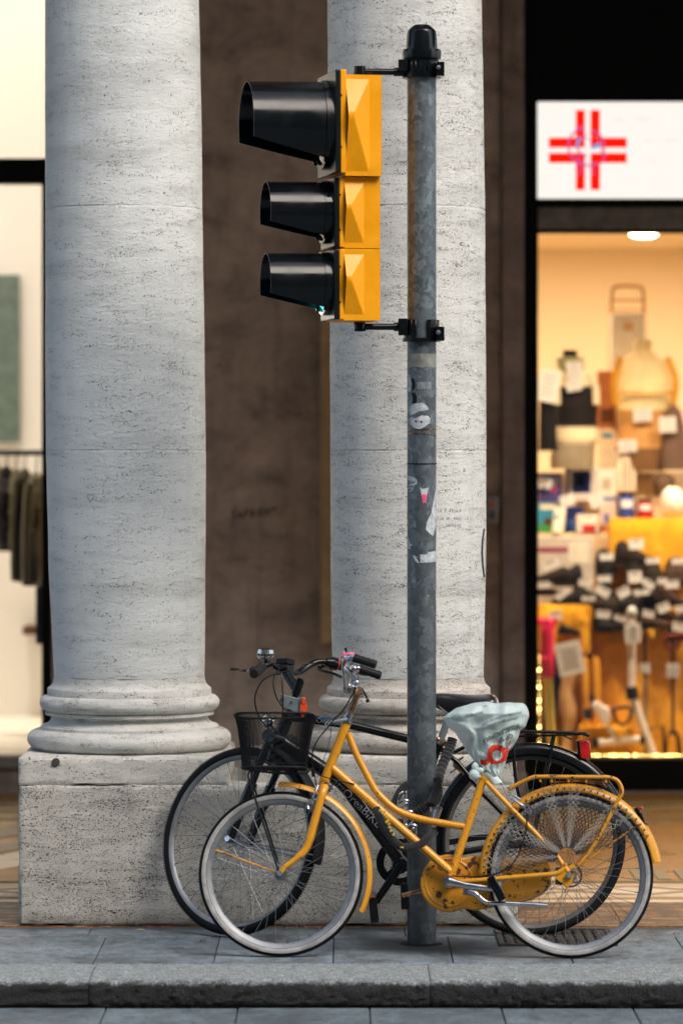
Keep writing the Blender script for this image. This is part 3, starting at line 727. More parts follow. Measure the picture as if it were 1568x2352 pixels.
# ------------------------------------------------------------------ pole
SP = 600.0; YPOLE = 14.755
pole = thing('signal_pole', (X(967.8, YPOLE), YPOLE, 0), 'round galvanised steel pole with torn stickers, carrying the yellow traffic light', 'pole')
PR = .0558
zp = lambda py: Z(py, YPOLE)
b = MB(); b.revolve([(PR, -.05), (PR, zp(165))], (0,0,0), 'z', n=64, closed_prof=False); b.build('tube', M['galv'], pole)
b = MB(); prof = [(.0, zp(57)), (.028, zp(57.5)), (.036, zp(60)), (.0535, zp(70)), (.0565, zp(76)), (.0605, zp(112)), (.0605, zp(114)), (.074, zp(115)), (.0752, zp(120)), (.073, zp(136)), (.066, zp(138)), (.064, zp(146)), (.0, zp(146))]
b.revolve(prof, (0,0,0), 'z', n=16, closed_prof=False); b.build('cap', M['blkp'], pole, smooth=25)
def clamp(z0, z1, slot):
    b = MB(); n = 20
    for i in range(n):
        a0 = 2*PI*i/n; g = .03 if i % 2 else .01
        if slot and abs((a0 + PI/n) % (2*PI) - 1.5*PI) < .2: continue
        b.revolve([(PR + .0015, z0), (PR + .012, z0), (PR + .012, z1), (PR + .0015, z1)], (0,0,0), 'z', a0 + .01, a0 + 2*PI/n - g, 3)
    b.revolve([(PR + .001, z0 - .004), (PR + .019, z0 - .004), (PR + .019, z0 + .010), (PR + .001, z0 + .010)], (0,0,0), 'z', n=40)
    b.box(.055, .085, -.085, -.035, z0 - .002, z0 + .052); b.box(-.09, -.055, -.055, .0, z0 + .02, z1 + .004)
    o = b.build('clamp', M['blkp'], pole, bev=.0015, seg=1)
    b = MB(); b.revolve([(0, -.095), (.0085, -.093), (.0095, -.085)], (.062, 0, z0 + .030), 'y', n=10, closed_prof=False); b.build('bolt', M['steel'], o)
clamp(zp(178), zp(142), False); clamp(zp(783), zp(735), True)
# stickers: curved patches a hair proud of the steel
M['paper'] = simple('weathered_white_sticker', (.42,.46,.48), .7, var=.35, vscale=45)
M['paperg'] = simple('faded_grey_sticker', (.15,.18,.19), .7, var=.5, vscale=35)
M['tape'] = simple('clear_tape_residue', (.20,.21,.19), .35, var=.4, vscale=20)
M['sink'] = simple('sticker_ink', (.03,.035,.045), .8)
def on_pole(px, py, off=.0008):
    xx = (px - 967.8) / (F / YPOLE); xx = max(-PR*.995, min(PR*.995, xx)); a = math.asin(xx / PR)
    return Vector((math.sin(a)*(PR + off), -math.cos(a)*(PR + off), zp(py)))
def inside(p, poly):
    x, y = p; c = False; k = len(poly)
    for i in range(k):
        x1, y1 = poly[i]; x2, y2 = poly[(i+1) % k]
        if (y1 > y) != (y2 > y) and x < (x2-x1)*(y-y1)/(y2-y1) + x1: c = not c
    return c
def patch(name, poly, mat, parent, surf, step=1.0, holes=(), off=.0008):
    xs = [p[0] for p in poly]; ys = [p[1] for p in poly]; x0, y0 = min(xs), min(ys)
    nx = int((max(xs)-x0)/step)+1; ny = int((max(ys)-y0)/step)+1; idx = {}; vs = []; fs = []
    def gv(i, j):
        if (i, j) not in idx:
            p = surf(x0 + i*step, y0 + j*step, off)
            if p is None: return None
            idx[(i, j)] = len(vs); vs.append(p)
        return idx[(i, j)]
    for i in range(nx):
        for j in range(ny):
            c = (x0 + (i+.5)*step, y0 + (j+.5)*step)
            if inside(c, poly) and not any(inside(c, h) for h in holes):
                q_ = [gv(i,j), gv(i,j+1), gv(i+1,j+1), gv(i+1,j)]
                if None not in q_: fs.append(q_)
    b = MB(); b.add(vs, fs); return b.build(name, mat, parent, smooth=60)
# zoom (1500,1350; 2.613/px): D = (1500 + cx/2.613)/1.6327
def zc_(pts): return [((1500 + x/2.613)/1.6327, (1350 + y/2.613)/1.6327) for x, y in pts]
def circ(cx, cy, rx, ry=None, n=20, a0=0, a1=360): return [(cx + rx*math.cos(R(a0+(a1-a0)*i/n)), cy + (ry or rx)*math.sin(R(a0+(a1-a0)*i/n))) for i in range(n)]
patch('sticker', zc_([(75,-60),(352,-60),(352,70),(75,75)]), M['tape'], pole, on_pole)
s1 = patch('sticker', zc_([(85,500),(100,450),(150,425),(215,422),(262,455),(276,485),(240,500),(180,505),(140,530),(95,545)]), M['paper'], pole, on_pole, .7)
s2 = patch('sticker', zc_([(85,575),(110,560),(150,570),(205,545),(270,550),(292,575),(285,615),(240,655),(190,678),(140,670),(100,635),(90,600)]), M['paper'], pole, on_pole, .7)
patch('print', zc_([(140,600),(155,588),(165,612),(150,615)]), M['sink'], s2, on_pole, .5, off=.0014); patch('print', zc_([(190,600),(205,597),(220,612),(200,620)]), M['sink'], s2, on_pole, .5, off=.0014)
patch('sticker', zc_([(78,130),(98,150),(100,190),(112,230),(108,290),(92,318),(76,300)]), M['paper'], pole, on_pole, .7)
patch('sticker', zc_([(110,180),(135,190),(145,240),(140,280),(112,302),(112,240)]), M['blkm'], pole, on_pole, .7, off=.001)
patch('sticker', zc_([(110,322),(140,322),(160,360),(158,425),(116,428),(120,370)]), M['blkm'], pole, on_pole, .7)
s3 = patch('sticker', zc_([(76,1130),(130,1145),(166,1175),(160,1215),(135,1225),(130,1260),(100,1300),(76,1270)]), M['paper'], pole, on_pole, .7)
for tx, x, y, sz in (('UCHI', 103, 1200, 34), ('ATORI', 100, 1240, 20), ('ME', 92, 1272, 18)):
    vs, fs = text_mesh(tx, sz/2.613/1.6327*1.3, 0, .1); (px, py), = zc_([(x, y)]); b = MB(); b.add([on_pole(px + v.x*.8, py - v.y, .0016) for v in vs], fs); b.build('print', M['sink'], s3, smooth=0)
patch('sticker', zc_([(188,1240),(210,1262),(240,1258),(278,1246),(262,1300),(250,1400),(218,1402),(205,1320)]), M['paper'], pole, on_pole, .7)
patch('print', zc_([(200,1320),(230,1310),(262,1322),(250,1400),(218,1402)]), M['pink'], pole, on_pole, .7, off=.0013)
patch('sticker', zc_([(350,1240),(352,1500),(340,1640),(320,1722),(290,1705),(248,1660),(255,1590),(300,1500),(320,1380)]), M['paper'], pole, on_pole, .7)
patch('sticker', zc_([(76,1720),(95,1790),(125,1815),(95,1825),(105,1855),(76,1845)]), M['paper'], pole, on_pole, .7)
patch('sticker', zc_([(192,1900),(250,1905),(270,1880),(350,1868),(352,1975),(192,1985)]), M['paper'], pole, on_pole, .7)
patch('sticker', zc_([(115,1905),(150,1925),(182,1985),(175,1990),(140,1955)]), M['paper'], pole, on_pole, .5)
patch('sticker', zc_([(76,2080),(150,2090),(155,2225),(76,2235)]), M['paperg'], pole, on_pole, .8)
patch('sticker', zc_([(95,1560),(150,1575),(155,1640),(95,1645)]), M['paperg'], pole, on_pole, .8)
patch('sticker', zc_([(160,220),(300,215),(300,290),(165,290)]), M['paperg'], pole, on_pole, .8)
patch('sticker', zc_([(240,2330),(260,2290),(285,2300),(282,2350),(250,2380)]), M['paperg'], pole, on_pole, .8)
patch('rust_band', zc_([(76,672),(352,672),(352,690),(76,686)]), M['rustchrome'], pole, on_pole, 1); patch('rust_band', zc_([(76,712),(352,730),(352,752),(230,728),(76,728)]), M['rustchrome'], pole, on_pole, 1)
b = MB(); b.revolve([(PR+.001, -.0015), (PR+.003, -.0015), (PR+.003, .0015), (PR+.001, .0015)], (0, 0, zp(1065)), 'z', n=40); b.build('cable_tie', M['blkm'], pole)
# flared mortar collar on the ground
b = MB(); b.revolve([(.085, .0), (.08, .002), (.062, .004), (.0565, .006)], (0,0,0), 'z', n=30, closed_prof=False); b.build('mortar_collar', M['blkm'], pole)
for (px, py, r_, lb) in ((975, 2168, .016, 'small brown stone lying at the foot of the traffic light pole'), (1372, 2150, .012, 'tiny dark pebble on the threshold to the right of the bikes')):
    b = MB(); d = GY(py); b.ball((0,0,0), r_, 9, sc_=(1.3, 1, .6)); o = b.build('pebble', M['iron'], smooth=30); o.location = (X(px, d), d, r_*.55)
    for v_ in o.data.vertices: v_.co += Vector([random.uniform(-.003,.003) for _ in range(3)])
    tag(o, lb, 'stone')

for (px, py, ang, col_, lb) in ((323, 2139, 10, (.45,.36,.18), 'small pale dry leaf lying at the foot of the left pedestal'), (467, 2163, 60, (.22,.05,.02), 'small reddish leaf on the paving left of the front wheels'), (1552, 2147, 30, (.20,.07,.03), 'reddish brown leaf on the paving at the far right edge')):
    d = GY(py); b = MB(); rg = []
    for k in range(9): t_ = k/8; w_ = .009*math.sin(PI*t_)**.7 + .0004; rg.append([(-.018+.036*t_, -w_, .004*math.sin(PI*t_)+.003), (-.018+.036*t_, 0, .001+.004*math.sin(PI*t_)), (-.018+.036*t_, w_, .004*math.sin(PI*t_)+.004), (-.018+.036*t_, 0, .002+.004*math.sin(PI*t_))])
    b.loft(rg); o = b.build('fallen_leaf', simple('dry_leaf', col_, .7, var=.3, vscale=80)); o.location = (X(px, d), d, .001); o.rotation_euler = (0, 0, R(ang)); tag(o, lb, 'leaf')

# ------------------------------------------------------------------ traffic light
TA = R(11.5)
tl = thing('traffic_light', (.122, 14.72, 0), 'yellow three-lamp traffic light with long black visors, seen from its side, lit green', 'traffic light', rot=(0, 0, TA))
Zs = lambda py: Z(py, 14.65)
def housing(z0, z1, hw, pyr, nm):
    b = MB(); b.box(-.1405, 0, -hw, hw, z0, z1)
    # stepped pyramid relief on both side faces
    xa, xb_, za, zb, zm_t, H = pyr
    for sgn in (-1, 1):
        def fn(u, v):
            x = xa + (xb_-xa)*u; z = za + (zb-za)*v
            ht = (zb - z)/(zb - zm_t)*H; hb = (z - za)/(zm_t - za - .0)*H*1.12; hr = (1-u)*H*1.35
            h = min(ht, hb, hr, H); e = max(0, 1 - u*1.0)
            return (x, sgn*(hw + max(-.001, h)), z)
        b.grid(fn, 28, 44)
    o = b.build(nm, M['sig'], tl, smooth=22, recalc=True); return o
tops = [(177, 408), (409.5, 572), (573.5, 737.5)]
cz = [288, 488, 652]; Rr = [.168, .119, .119]; HW = [.150, .125, .125]
pyrs = [(-.139, -.048, Zs(398), Zs(187), Zs(266), .055), (-.139, -.063, Zs(560), Zs(423), Zs(474), .042), (-.139, -.063, Zs(724), Zs(587), Zs(638), .042)]
glow = {0: simple('red_lens_off', (.30,.06,.05), .12, coat=.6), 1: simple('amber_lens_off', (.42,.26,.16), .12, coat=.6), 2: simple('green_lens_lit', (.02,.3,.28), .15, emit=(.02,.60,.60), es=.7)}
M['doorblk'] = simple('black_door_plastic', (.006,.008,.007), .3, spec=.3)
names = ['red', 'amber', 'green']
for i in range(3):
    z0, z1 = Zs(tops[i][1]), Zs(tops[i][0])
    h = housing(z0, z1, HW[i], pyrs[i], 'housing')
    dw = (.178, .135, .135)[i]; dz0, dz1 = (Zs(403), Zs(167)) if i == 0 else (z0 + .002, z1 - .002)
    xf = -.141; ty = (.022, .018, .018)[i]
    b = MB(); b.box(xf - ty, xf, -dw + .004, dw - .004, dz0, dz1); b.build('door_rim', M['sig'], h, bev=.003)
    b = MB(); b.box(xf - ty - .020, xf - ty - .0005, -dw, dw, dz0 + .001, dz1 - .001)
    dr = b.build('door', M['doorblk'], tl, bev=.004)
    b = MB()
    for q_ in (-1, 1): b.ball((xf - ty + .002, -dw - .001 + .004, (dz0+dz1)/2 + q_*(dz1-dz0)*.25), .004, 8)
    b.build('hinge_pin', M['blkm'], dr)
    c = Zs(cz[i]); r_ = Rr[i]; xd = xf - ty - .020
    Lv = (.305, .235, .235)[i]; n = 60
    # lens
    b = MB(); b.revolve([(0, -.045), (r_*.35, -.040), (r_*.65, -.028), (r_*.88, -.010), (r_*.90, .0)], (xd - .002, 0, c), 'x', n=40, closed_prof=False)
    tag(b.build('lens', glow[i], tl), names[i] + ' lens' + (' glowing' if i == 2 else ' unlit'))
    b = MB(); b.revolve([(r_*.90, 0), (r_*1.0, 0), (r_*1.0, -.022), (r_*.90, -.022)], (xd, 0, c), 'x', n=48); b.build('lens_ring', M['blkp'], dr)
    # visor: cut-away tunnel, 3 mm thick
    b = MB(); nu = 20; rings = []
    for k in range(nu + 1):
        u = k/nu; x = xd - .006 - Lv*u; a_max = R(143 - 33*u**.9) if u > .03 else R(146)
        rt = r_*(1 - .02*u); ring = []
        for s_ in range(n + 1):
            a = -a_max + 2*a_max*s_/n; ring.append(Vector((x, math.sin(a)*rt, c + math.cos(a)*rt)))
        for s_ in range(n, -1, -1):
            a = -a_max + 2*a_max*s_/n; ring.append(Vector((x, math.sin(a)*(rt-.002), c + math.cos(a)*(rt-.002))))
        rings.append(ring)
    b.loft(rings); b.build('visor', M['blkp'], tl, smooth=40)
    b = MB(); b.revolve([(r_*1.0, .0), (r_*1.035, 0), (r_*1.035, -.03), (r_*1.0, -.03)], (xd, 0, c), 'x', R(-56 - 0), R(236), 40)
    b.build('visor_collar', M['blkp'], dr)
# mounting arms
Mi = Matrix.Rotation(-TA, 4, 'Z')
def tolocal(v): return Mi @ (Vector(v) - Vector((.122, 14.72, 0)))
for (za, sg_) in ((Zs(170), 1), (Zs(745), -1)):
    b = MB(); c0 = Vector((X(826, 14.72), 14.72, 0)); zt_ = Zs(160) if sg_ > 0 else Zs(748)
    lz = Zs(176) if sg_ > 0 else Zs(738.5)
    p = tolocal(c0)
    b.revolve([(0, min(lz, zt_ + .02*sg_) ), (.022, min(lz, zt_+.02*sg_)), (.024, (lz+zt_)/2), (.022, max(lz, zt_+.02*sg_)), (0, max(lz, zt_+.02*sg_))], (p.x, p.y, 0), 'z', n=14, closed_prof=False)
    e = tolocal(Vector((X(930, 14.74), 14.74, 0))); za_ = Zs(160) if sg_ > 0 else Zs(749)
    b.tube([(p.x, p.y, za_), (e.x, e.y, za_)], .0125, 12); b.tube([(p.x + (e.x-p.x)*.75, p.y + (e.y-p.y)*.75, za_), (e.x, e.y, za_)], .017, 12)
    b.build('mounting_arm', M['blkp'], tl, smooth=40)

# ------------------------------------------------------------------ bicycle helpers
def wheel(parent, cx, cz, r_o, mats, T=None, ww=None, tyre_w=.018, name='wheel', nsp=36, hub=M['steel'], yoff=0, rim_h=.016, axle=.065):
    T = T or Matrix()
    rc = r_o - tyre_w
    b = MB(); rr_ = rc - tyre_w*.85
    b.revolve([(rr_, -.012), (rr_ + .004, -.014), (rr_+.004, .014), (rr_, .012), (rr_ - rim_h*.6, .009), (rr_ - rim_h, .0), (rr_ - rim_h*.6, -.009)], (0,0,0), 'y', n=96)
    rim = b.build(name, mats[1], parent, smooth=40); rim.matrix_local = T @ Matrix.Translation((cx, yoff, cz))
    b = MB(); prof = []
    for k in range(12): a = 2*PI*k/12; prof.append((rc + tyre_w*math.cos(a), tyre_w*math.sin(a)))
    b.revolve(prof, (0,0,0), 'y', n=120)
    nt_ = int(2*PI*r_o/.011)
    for k in range(nt_):
        a = 2*PI*k/nt_; ct = Vector((math.cos(a), 0, math.sin(a))); tg = Vector((-math.sin(a), 0, math.cos(a)))
        for s_ in (-1, 1):
            p = ct*(r_o - .0018) + Vector((0, s_*tyre_w*.5, 0)); q_ = ct*(rc + tyre_w*.80) + Vector((0, s_*tyre_w*.75, 0))
            vs = [p - tg*.0025, p + tg*.0025, q_ + tg*.0025, q_ - tg*.0025]; n_ = (ct + Vector((0, s_*.8, 0))).normalized()*.0022
            vs2 = [v + n_ for v in vs]; b.add(vs + vs2, [(4,5,6,7),(0,1,5,4),(1,2,6,5),(2,3,7,6),(3,0,4,7)])
    tyre = b.build('tyre', M['rub'], rim, smooth=40)
    if ww:
        b = MB()
        for s_ in (-1, 1):
            pr = []
            for k in range(8):
                a = R(70 + (122-70)*k/7); pr.append((rc + (tyre_w+.0012)*math.cos(a), s_*(tyre_w+.0012)*math.sin(a)))
            b.revolve(pr, (0,0,0), 'y', n=120, closed_prof=False)
        b.build('whitewall', ww, rim, smooth=60)
    b = MB(); b.revolve([(.0, -axle), (.006, -axle), (.007, -.045), (.011, -.044), (.011, -.033), (.024, -.031), (.024, -.028), (.014, -.024), (.014, .024), (.024, .028), (.024, .031), (.011, .033), (.011, .044), (.007, .045), (.006, axle), (0, axle)], (0,0,0), 'y', n=16, closed_prof=False)
    b.build('hub', hub, rim, smooth=40)
    sb = MB(); ri = rr_ - rim_h*.7
    # one spoke of each hand, copied round the wheel
    protos = []
    for (side, hand) in ((-1, 1), (1, 1), (-1, -1), (1, -1)):
        s_ = MB(); ha = R(68)*hand; p0 = Vector((.022*math.cos(ha), side*.030, .022*math.sin(ha))); p1 = Vector((ri, side*.002, 0))
        s_.tube([p0, p1], .0011, 5); s_.tube([p1 + (p0-p1).normalized()*.016, p1], .0024, 6); protos.append(s_)
    objs = [None]*4
    for k in range(nsp):
        t_ = k % 4
        if objs[t_] is None: o = protos[t_].build('spoke', mats[2], rim, smooth=60); objs[t_] = o
        else: o = objs[t_].copy(); C.objects.link(o); o.parent = rim
        o.rotation_euler = (0, -2*PI*k/nsp + .07, 0)
    return rim

def mudguard(name, parent, cx, cz, rin, rout, a0, a1, hw, mat, n=60, T=None, th=.0015):
    # rounded gutter section, open towards the tyre
    pr = []; k = 9
    for i in range(k):
        a = PI*i/(k-1); pr.append((rin + (rout-rin)*math.sin(a)**.7, -hw*math.cos(a)))
    pi_ = [(r_-th*1.2 if 0 < i < k-1 else r_, y*(1 - th/hw)) for i, (r_, y) in enumerate(pr)][::-1]
    b = MB(); b.revolve(pr + pi_, (0,0,0), 'y', R(a0), R(a1), n)
    o = b.build(name, mat, parent, smooth=50); o.matrix_local = (T or Matrix()) @ Matrix.Translation((cx, 0, cz)); return o

# ------------------------------------------------------------------ yellow bicycle
YB = 14.34; SB = F/YB
yb = thing('yellow_bicycle', (X(975, YB), YB, 0), 'worn yellow step-through bicycle with front basket and bagged saddle, leaning towards the pole', 'bicycle', rot=(R(-7.5), 0, R(-2.5)))
K = 1/SB/math.cos(R(7.5))
def L(px, py, y=0):
    # picture position on the bicycle's own plane; points off the plane are lifted for the downward view
    return Vector(((px-975)/SB, y, (2201 - py)*K + y*.058 + .003))
def LM(px, py, y, s_):
    p = L(px, py, -abs(y)); p.y = s_*abs(y); return p
fw = wheel(yb, L(643,2007).x, .3095, .3085, (M['whitewall'], M['rim'], M['steel']), ww=M['whitewall'], tyre_w=.0185)
rw = wheel(yb, L(1309,2011).x, .3095, .3085, (M['whitewall'], M['rim'], M['steel']), ww=M['whitewall'], tyre_w=.0185)
tag(fw, 'front wheel'); tag(rw, 'rear wheel behind a corded skirt guard')
FH = L(643, 2007); FH.z = .3095; RH = L(1309, 2011); RH.z = .3095
b = MB()
b.tube([L(738,1812), L(793,1668)], .0175, 16)                                     # head tube
b.tube([L(741,1806), L(744.5,1797)], .0195, 16); b.tube([L(766,1741), L(769,1733)], .0185, 16)
b.tube([L(760,1772), L(1033,2007)], .0165, 14)                                   # down tube
b.tube(catmull([L(796,1692), L(813,1735), L(836,1780), L(860,1822), L(882,1846), L(908,1867), L(941,1881), L(975,1890), L(1020,1898), L(1066,1905)], 5), .0133, 12)
b.tube([L(1030,2032), L(1112,1784)], .0152, 14)                                  # seat tube
b.tube([L(1108,1797), L(1112.5,1783)], .0182, 14); b.cbox(L(1117, 1797), (.016, .03, .026))
b.revolve([(.019,-.036),(.021,-.036),(.021,.036),(.019,.036)], L(1029,2031), 'y', n=20)
for s_ in (-1, 1):
    b.tube([L(1116,1803, s_*.012), L(1140,1828, s_*.03), L(1175,1864, s_*.045), L(1272,1962, s_*.052), RH + Vector((-.01, s_*.056, .012))], .0095, 10)
    b.tube(catmull([L(1033,2031, s_*.018) , L(1080,2028, s_*.034), L(1150,2021, s_*.05), L(1240,2013, s_*.056), L(1274,2009.5, s_*.058), L(1290,2001, s_*.058), L(1297,1985, s_*.056)], 4), .0095, 10)
    pl = [(-.058,-.012),(-.03,-.032),(-.012,-.048),(.004,-.03),(.012,-.005),(.02,.03),(.008,.045),(-.01,.03),(-.04,.012)]
    b.prism([(RH.x + x, RH.z + z) for x, z in pl], s_*.058 - .003, s_*.058 + .003)
frame = b.build('frame', M['yel'], yb, smooth=40)
b = MB()
for s_ in (-1, 1):
    b.tube(catmull([L(744,1818, s_*.0), L(742,1820, s_*.030), L(736,1840, s_*.045), L(716,1912, s_*.050), L(708,1940, s_*.052), L(698,1961, s_*.054), L(680,1978, s_*.056), L(655,1997, s_*.058), FH + Vector((0, s_*.058, 0))], 4),
           [.0165]*8 + [.0155]*8 + [.0135]*8 + [.0105]*8 + [.009], 12)
b.tube([L(741,1816), L(746,1803)], .0215, 16)
fork = b.build('fork', M['yel'], yb, smooth=40)
b = MB(); b.tube([L(742,1822), L(748,1806)], .0225, 16); b.cbox(L(757, 1816, -.01), (.016, .03, .02)); b.build('crown_collar', M['chrome'], fork)
# headset and stem
b = MB()
for (pa, pb, r_) in (((792.5,1668),(794.5,1661.5),.0225), ((794.5,1661),(796,1657),.0165), ((796,1657),(798.5,1651),.0205), ((798.5,1651),(800,1647),.0175)): b.tube([L(*pa), L(*pb)], r_, 18)
b.build('headset', M['chrome'], yb)
b = MB(); b.tube([L(797,1655), L(816,1605)], .0125, 14); b.tube([L(815,1607), L(823,1586)], .0145, 14); stem = b.build('stem', M['rustchrome'], yb)
b = MB(); b.tube([L(822,1590), L(800,1586)], .0125, 12); b.tube([L(796,1590,-.022), L(796,1590,.022)], .019, 16); b.build('clamp', M['chrome'], stem)
b = MB()
side = lambda s_: [L(797,1590,0), LM(796,1591,.05,s_), LM(794,1586,.085,s_), LM(792,1565,.115,s_), LM(791,1540,.16,s_), LM(794,1526,.21,s_), LM(804,1520,.25,s_), LM(820,1524,.262,s_), LM(862,1537,.27,s_)]
b.tube([p for p in catmull(side(-1), 4)][::-1] + [p for p in catmull(side(1), 4)][1:], .0112, 12)
hb = b.build('handlebar', M['chrome'], yb)
for s_ in (-1, 1):
    b = MB(); a_, c_ = LM(815,1522.5,.260,s_), LM(866,1538,.271,s_); pts = [a_ + (c_-a_)*k/8 for k in range(9)]; b.tube(pts, [.0165,.0168,.0155,.0168,.0155,.0168,.0155,.0172,.0140], 14); b.build('grip', M['blkm'], hb)
    b = MB(); b.tube(catmull([LM(808,1531,.25,s_), LM(796,1546,.262,s_), LM(808,1560,.27,s_), LM(820,1574,.272,s_)], 4), .0062, 8, flat=1.4); b.ball(LM(822,1578,.272,s_), .0105, 10); b.tube([LM(800,1530,.25,s_), LM(812,1523,.25,s_)], .0155, 10); b.build('brake_lever', M['chrome'], hb)
b = MB(); b.tube(catmull([L(824,1588,.05), L(832,1598,.05), L(839,1612,.05)], 4), .004, 8); b.ball(L(840,1617,.05), .008, 8); b.build('lever_end', M['blkm'], hb)
# pink bell with a flower shape
b = MB(); Mt = Matrix.Rotation(R(-17), 4, 'Y')
b.revolve([(0, .012), (.018, .010), (.026, .004), (.027, -.003), (.018, -.008), (0, -.008)], L(800,1517,-.2), 'z', n=18, closed_prof=False, M=Mt); b.tube([L(797,1522,-.2), L(794,1536,-.2)], .008, 8)
b.ball(L(790,1511,-.2), .006, 8); tag(b.build('bell', M['pink'], hb), 'pink bell')
b = MB(); b.tube([L(797,1508,-.2), L(794,1499,-.2)], [.003, .006], 8); b.build('bell_plunger', M['blkm'], hb)
# cables
def cable(pts, r_=.0026, par=yb, mat=M['cable'], nm='brake_cable'):
    b = MB(); b.tube(catmull(pts, 6), r_, 7); return b.build(nm, mat, par)
cable([L(797,1540,-.2), L(806,1552,-.18), L(813,1566,-.12), L(814,1585,-.06), L(806,1605,-.04), L(785,1640,-.035), L(764,1662,-.035), L(745,1685,-.04), L(727,1708,-.05), L(716,1735,-.05), L(715,1760,-.04), L(721,1790,-.04), L(724,1812,-.04)])
cable([L(812,1540,.2), L(815,1580,.02), L(775,1650,.0), L(735,1660,-.03), L(700,1652,-.03)], .0022)
cable([L(752,1664,-.03), L(757,1672,-.03), L(757,1690,-.03), L(752,1720,-.03), L(738,1760,-.03), L(726,1795,-.03)], .0012)
cable([L(715,1775,-.03), L(728,1786,-.03), L(745,1793,-.03), L(770,1800,-.025), L(800,1806,-.02), L(812,1809,-.02)], .0026)
cable([L(1036,2016,-.03), L(1060,2017.5,-.035), L(1110,2017,-.04), L(1150,2006,-.06), L(1178,1985,-.065), L(1196,1950,-.065), L(1207,1910,-.06), L(1209,1884,-.055), L(1207,1865,-.05)], .0026)
cable([L(897,1898,-.02), L(960,1950,-.02), L(1028,2010,-.02)], .002)
# front lever bracket and brake
b = MB(); b.tube(catmull([L(795,1660,-.02), L(775,1663,-.03), L(755,1668,-.035)], 4), .0052, 8, flat=.6); b.revolve([(.004,-.003),(.010,-.003),(.010,.003),(.004,.003)], L(749,1671,-.035), 'y', n=14); b.build('lamp_bracket', M['greym'], yb)
b = MB(); b.tube([L(728,1812,-.03), L(722,1828,-.045), L(716,1845,-.05)], .004, 8); b.tube([L(736,1816,-.03), L(731,1838,-.05), L(722,1846,-.05)], .004, 8); b.tube(catmull([L(706,1852,-.045), L(713,1842,-.052), L(720,1844,-.052), L(716,1858,-.052), L(708,1866,-.05)], 4, closed=True), .0038, 8, closed=True)
b.cbox(L(697,1858,-.03), (.014,.02,.012)); b.build('front_brake', M['chrome'], yb)
b = MB(); b.tube(catmull([L(704,1846,.05), L(700,1858,.05), L(708,1866,.05), L(716,1876,.05)], 4), .005, 8); b.build('brake_arm', M['rustchrome'], yb)
b = MB(); b.tube([L(1173,1838,-.045), L(1184,1846,-.055), L(1200,1856,-.06)], .0045, 8); b.tube([L(1178,1832,-.05), L(1196,1843,-.06)], .004, 8)
b.tube(catmull([L(1206,1852,-.06), L(1214,1857,-.062), L(1221,1868,-.06), L(1214,1872,-.06), L(1206,1863,-.06)], 4, closed=True), .0052, 8, closed=True); b.cbox(L(1200,1858,-.05), (.02,.02,.014)); b.build('rear_brake', M['chrome'], yb)
# mudguards
mf = mudguard('mudguard', yb, FH.x, FH.z, .3255, .3445, -25, 92, .027, M['yel'])
mr = mudguard('mudguard', yb, RH.x, RH.z, .3120, .3420, 8.5, 180, .030, M['yel'])
b = MB(); b.tube([FH + Vector((0,-.05,0)) , L(492,1960,-.03)], .0028, 7); b.tube([FH + Vector((0,.05,0)), L(492,1960,.03)], .0028, 7); b.build('mudguard_stay', M['yelrust'], mf).matrix_parent_inverse = Matrix.Translation(-mf.location)
b = MB()
for s_ in (-1, 1): b.tube([RH + Vector((.01, s_*.062, .02)), L(1462,1900, s_*.034)], .0030, 7)
b.ball(L(1462,1898,-.036), .0065, 8); b.build('mudguard_stay', M['yelrust'], mr).matrix_parent_inverse = Matrix.Translation(-mr.location)
b = MB(); b.prism([(p.x, p.z) for p in (L(1456,1862), L(1464,1860), L(1474,1876), L(1481,1894), L(1490,1897), L(1483,1899), L(1466,1893))], -.022, .022); rl = b.build('rear_light', M['blkp'], yb, bev=.002)
b = MB(); b.ball(L(1470,1862), .010, 8, sc_=(1,1.6,.8)); b.build('reflector', M['red'], rl)
# rack
b = MB()
for s_ in (-1, 1):
    yy = s_*.062
    b.tube(catmull([L(1166,1819, yy*.7), L(1195,1804, yy*.85), L(1222,1792, yy), L(1240,1790, yy), L(1300,1790.5, yy), L(1360,1790.5, yy), L(1396,1791, yy), L(1415,1797, yy), L(1425,1812, yy), L(1426,1828, yy), L(1416,1846, yy), L(1362,1945, yy), L(1326,1990, yy)], 4), .0072, 10)
b.tube([L(1240,1792,-.062), L(1240,1792,.062)], .004, 8); b.tube([L(1345,1792,-.062), L(1345,1792,.062)], .004, 8); b.tube([L(1399,1791,-.062), L(1399,1791,.062)], .006, 8); b.tube([L(1170,1817,-.045), L(1170,1817,.045)], .005, 8)
for px in (1240, 1266, 1305, 1345, 1390): b.cbox(L(px, 1798, -.058), (.008, .008, .014))
rk = b.build('rear_rack', M['yelrust'], yb, smooth=40)
b = MB(); b.tube([L(1268,1802,-.02), L(1330,1800,-.02), L(1390,1808,-.02)], .0025, 6); b.tube([L(1300,1796,.0), L(1392,1802,.0)], .0025, 6)
b.tube(catmull([L(1390,1790,-.04), L(1396,1800,-.04), L(1391,1812,-.04), L(1384,1804,-.04)], 4, closed=True), .004, 7, closed=True); b.tube(catmull([L(1262,1796,-.05), L(1266,1810,-.05), L(1274,1806,-.05), L(1272,1796,-.05)], 4), .0035, 7); b.build('spring_clip', M['rustchrome'], rk)
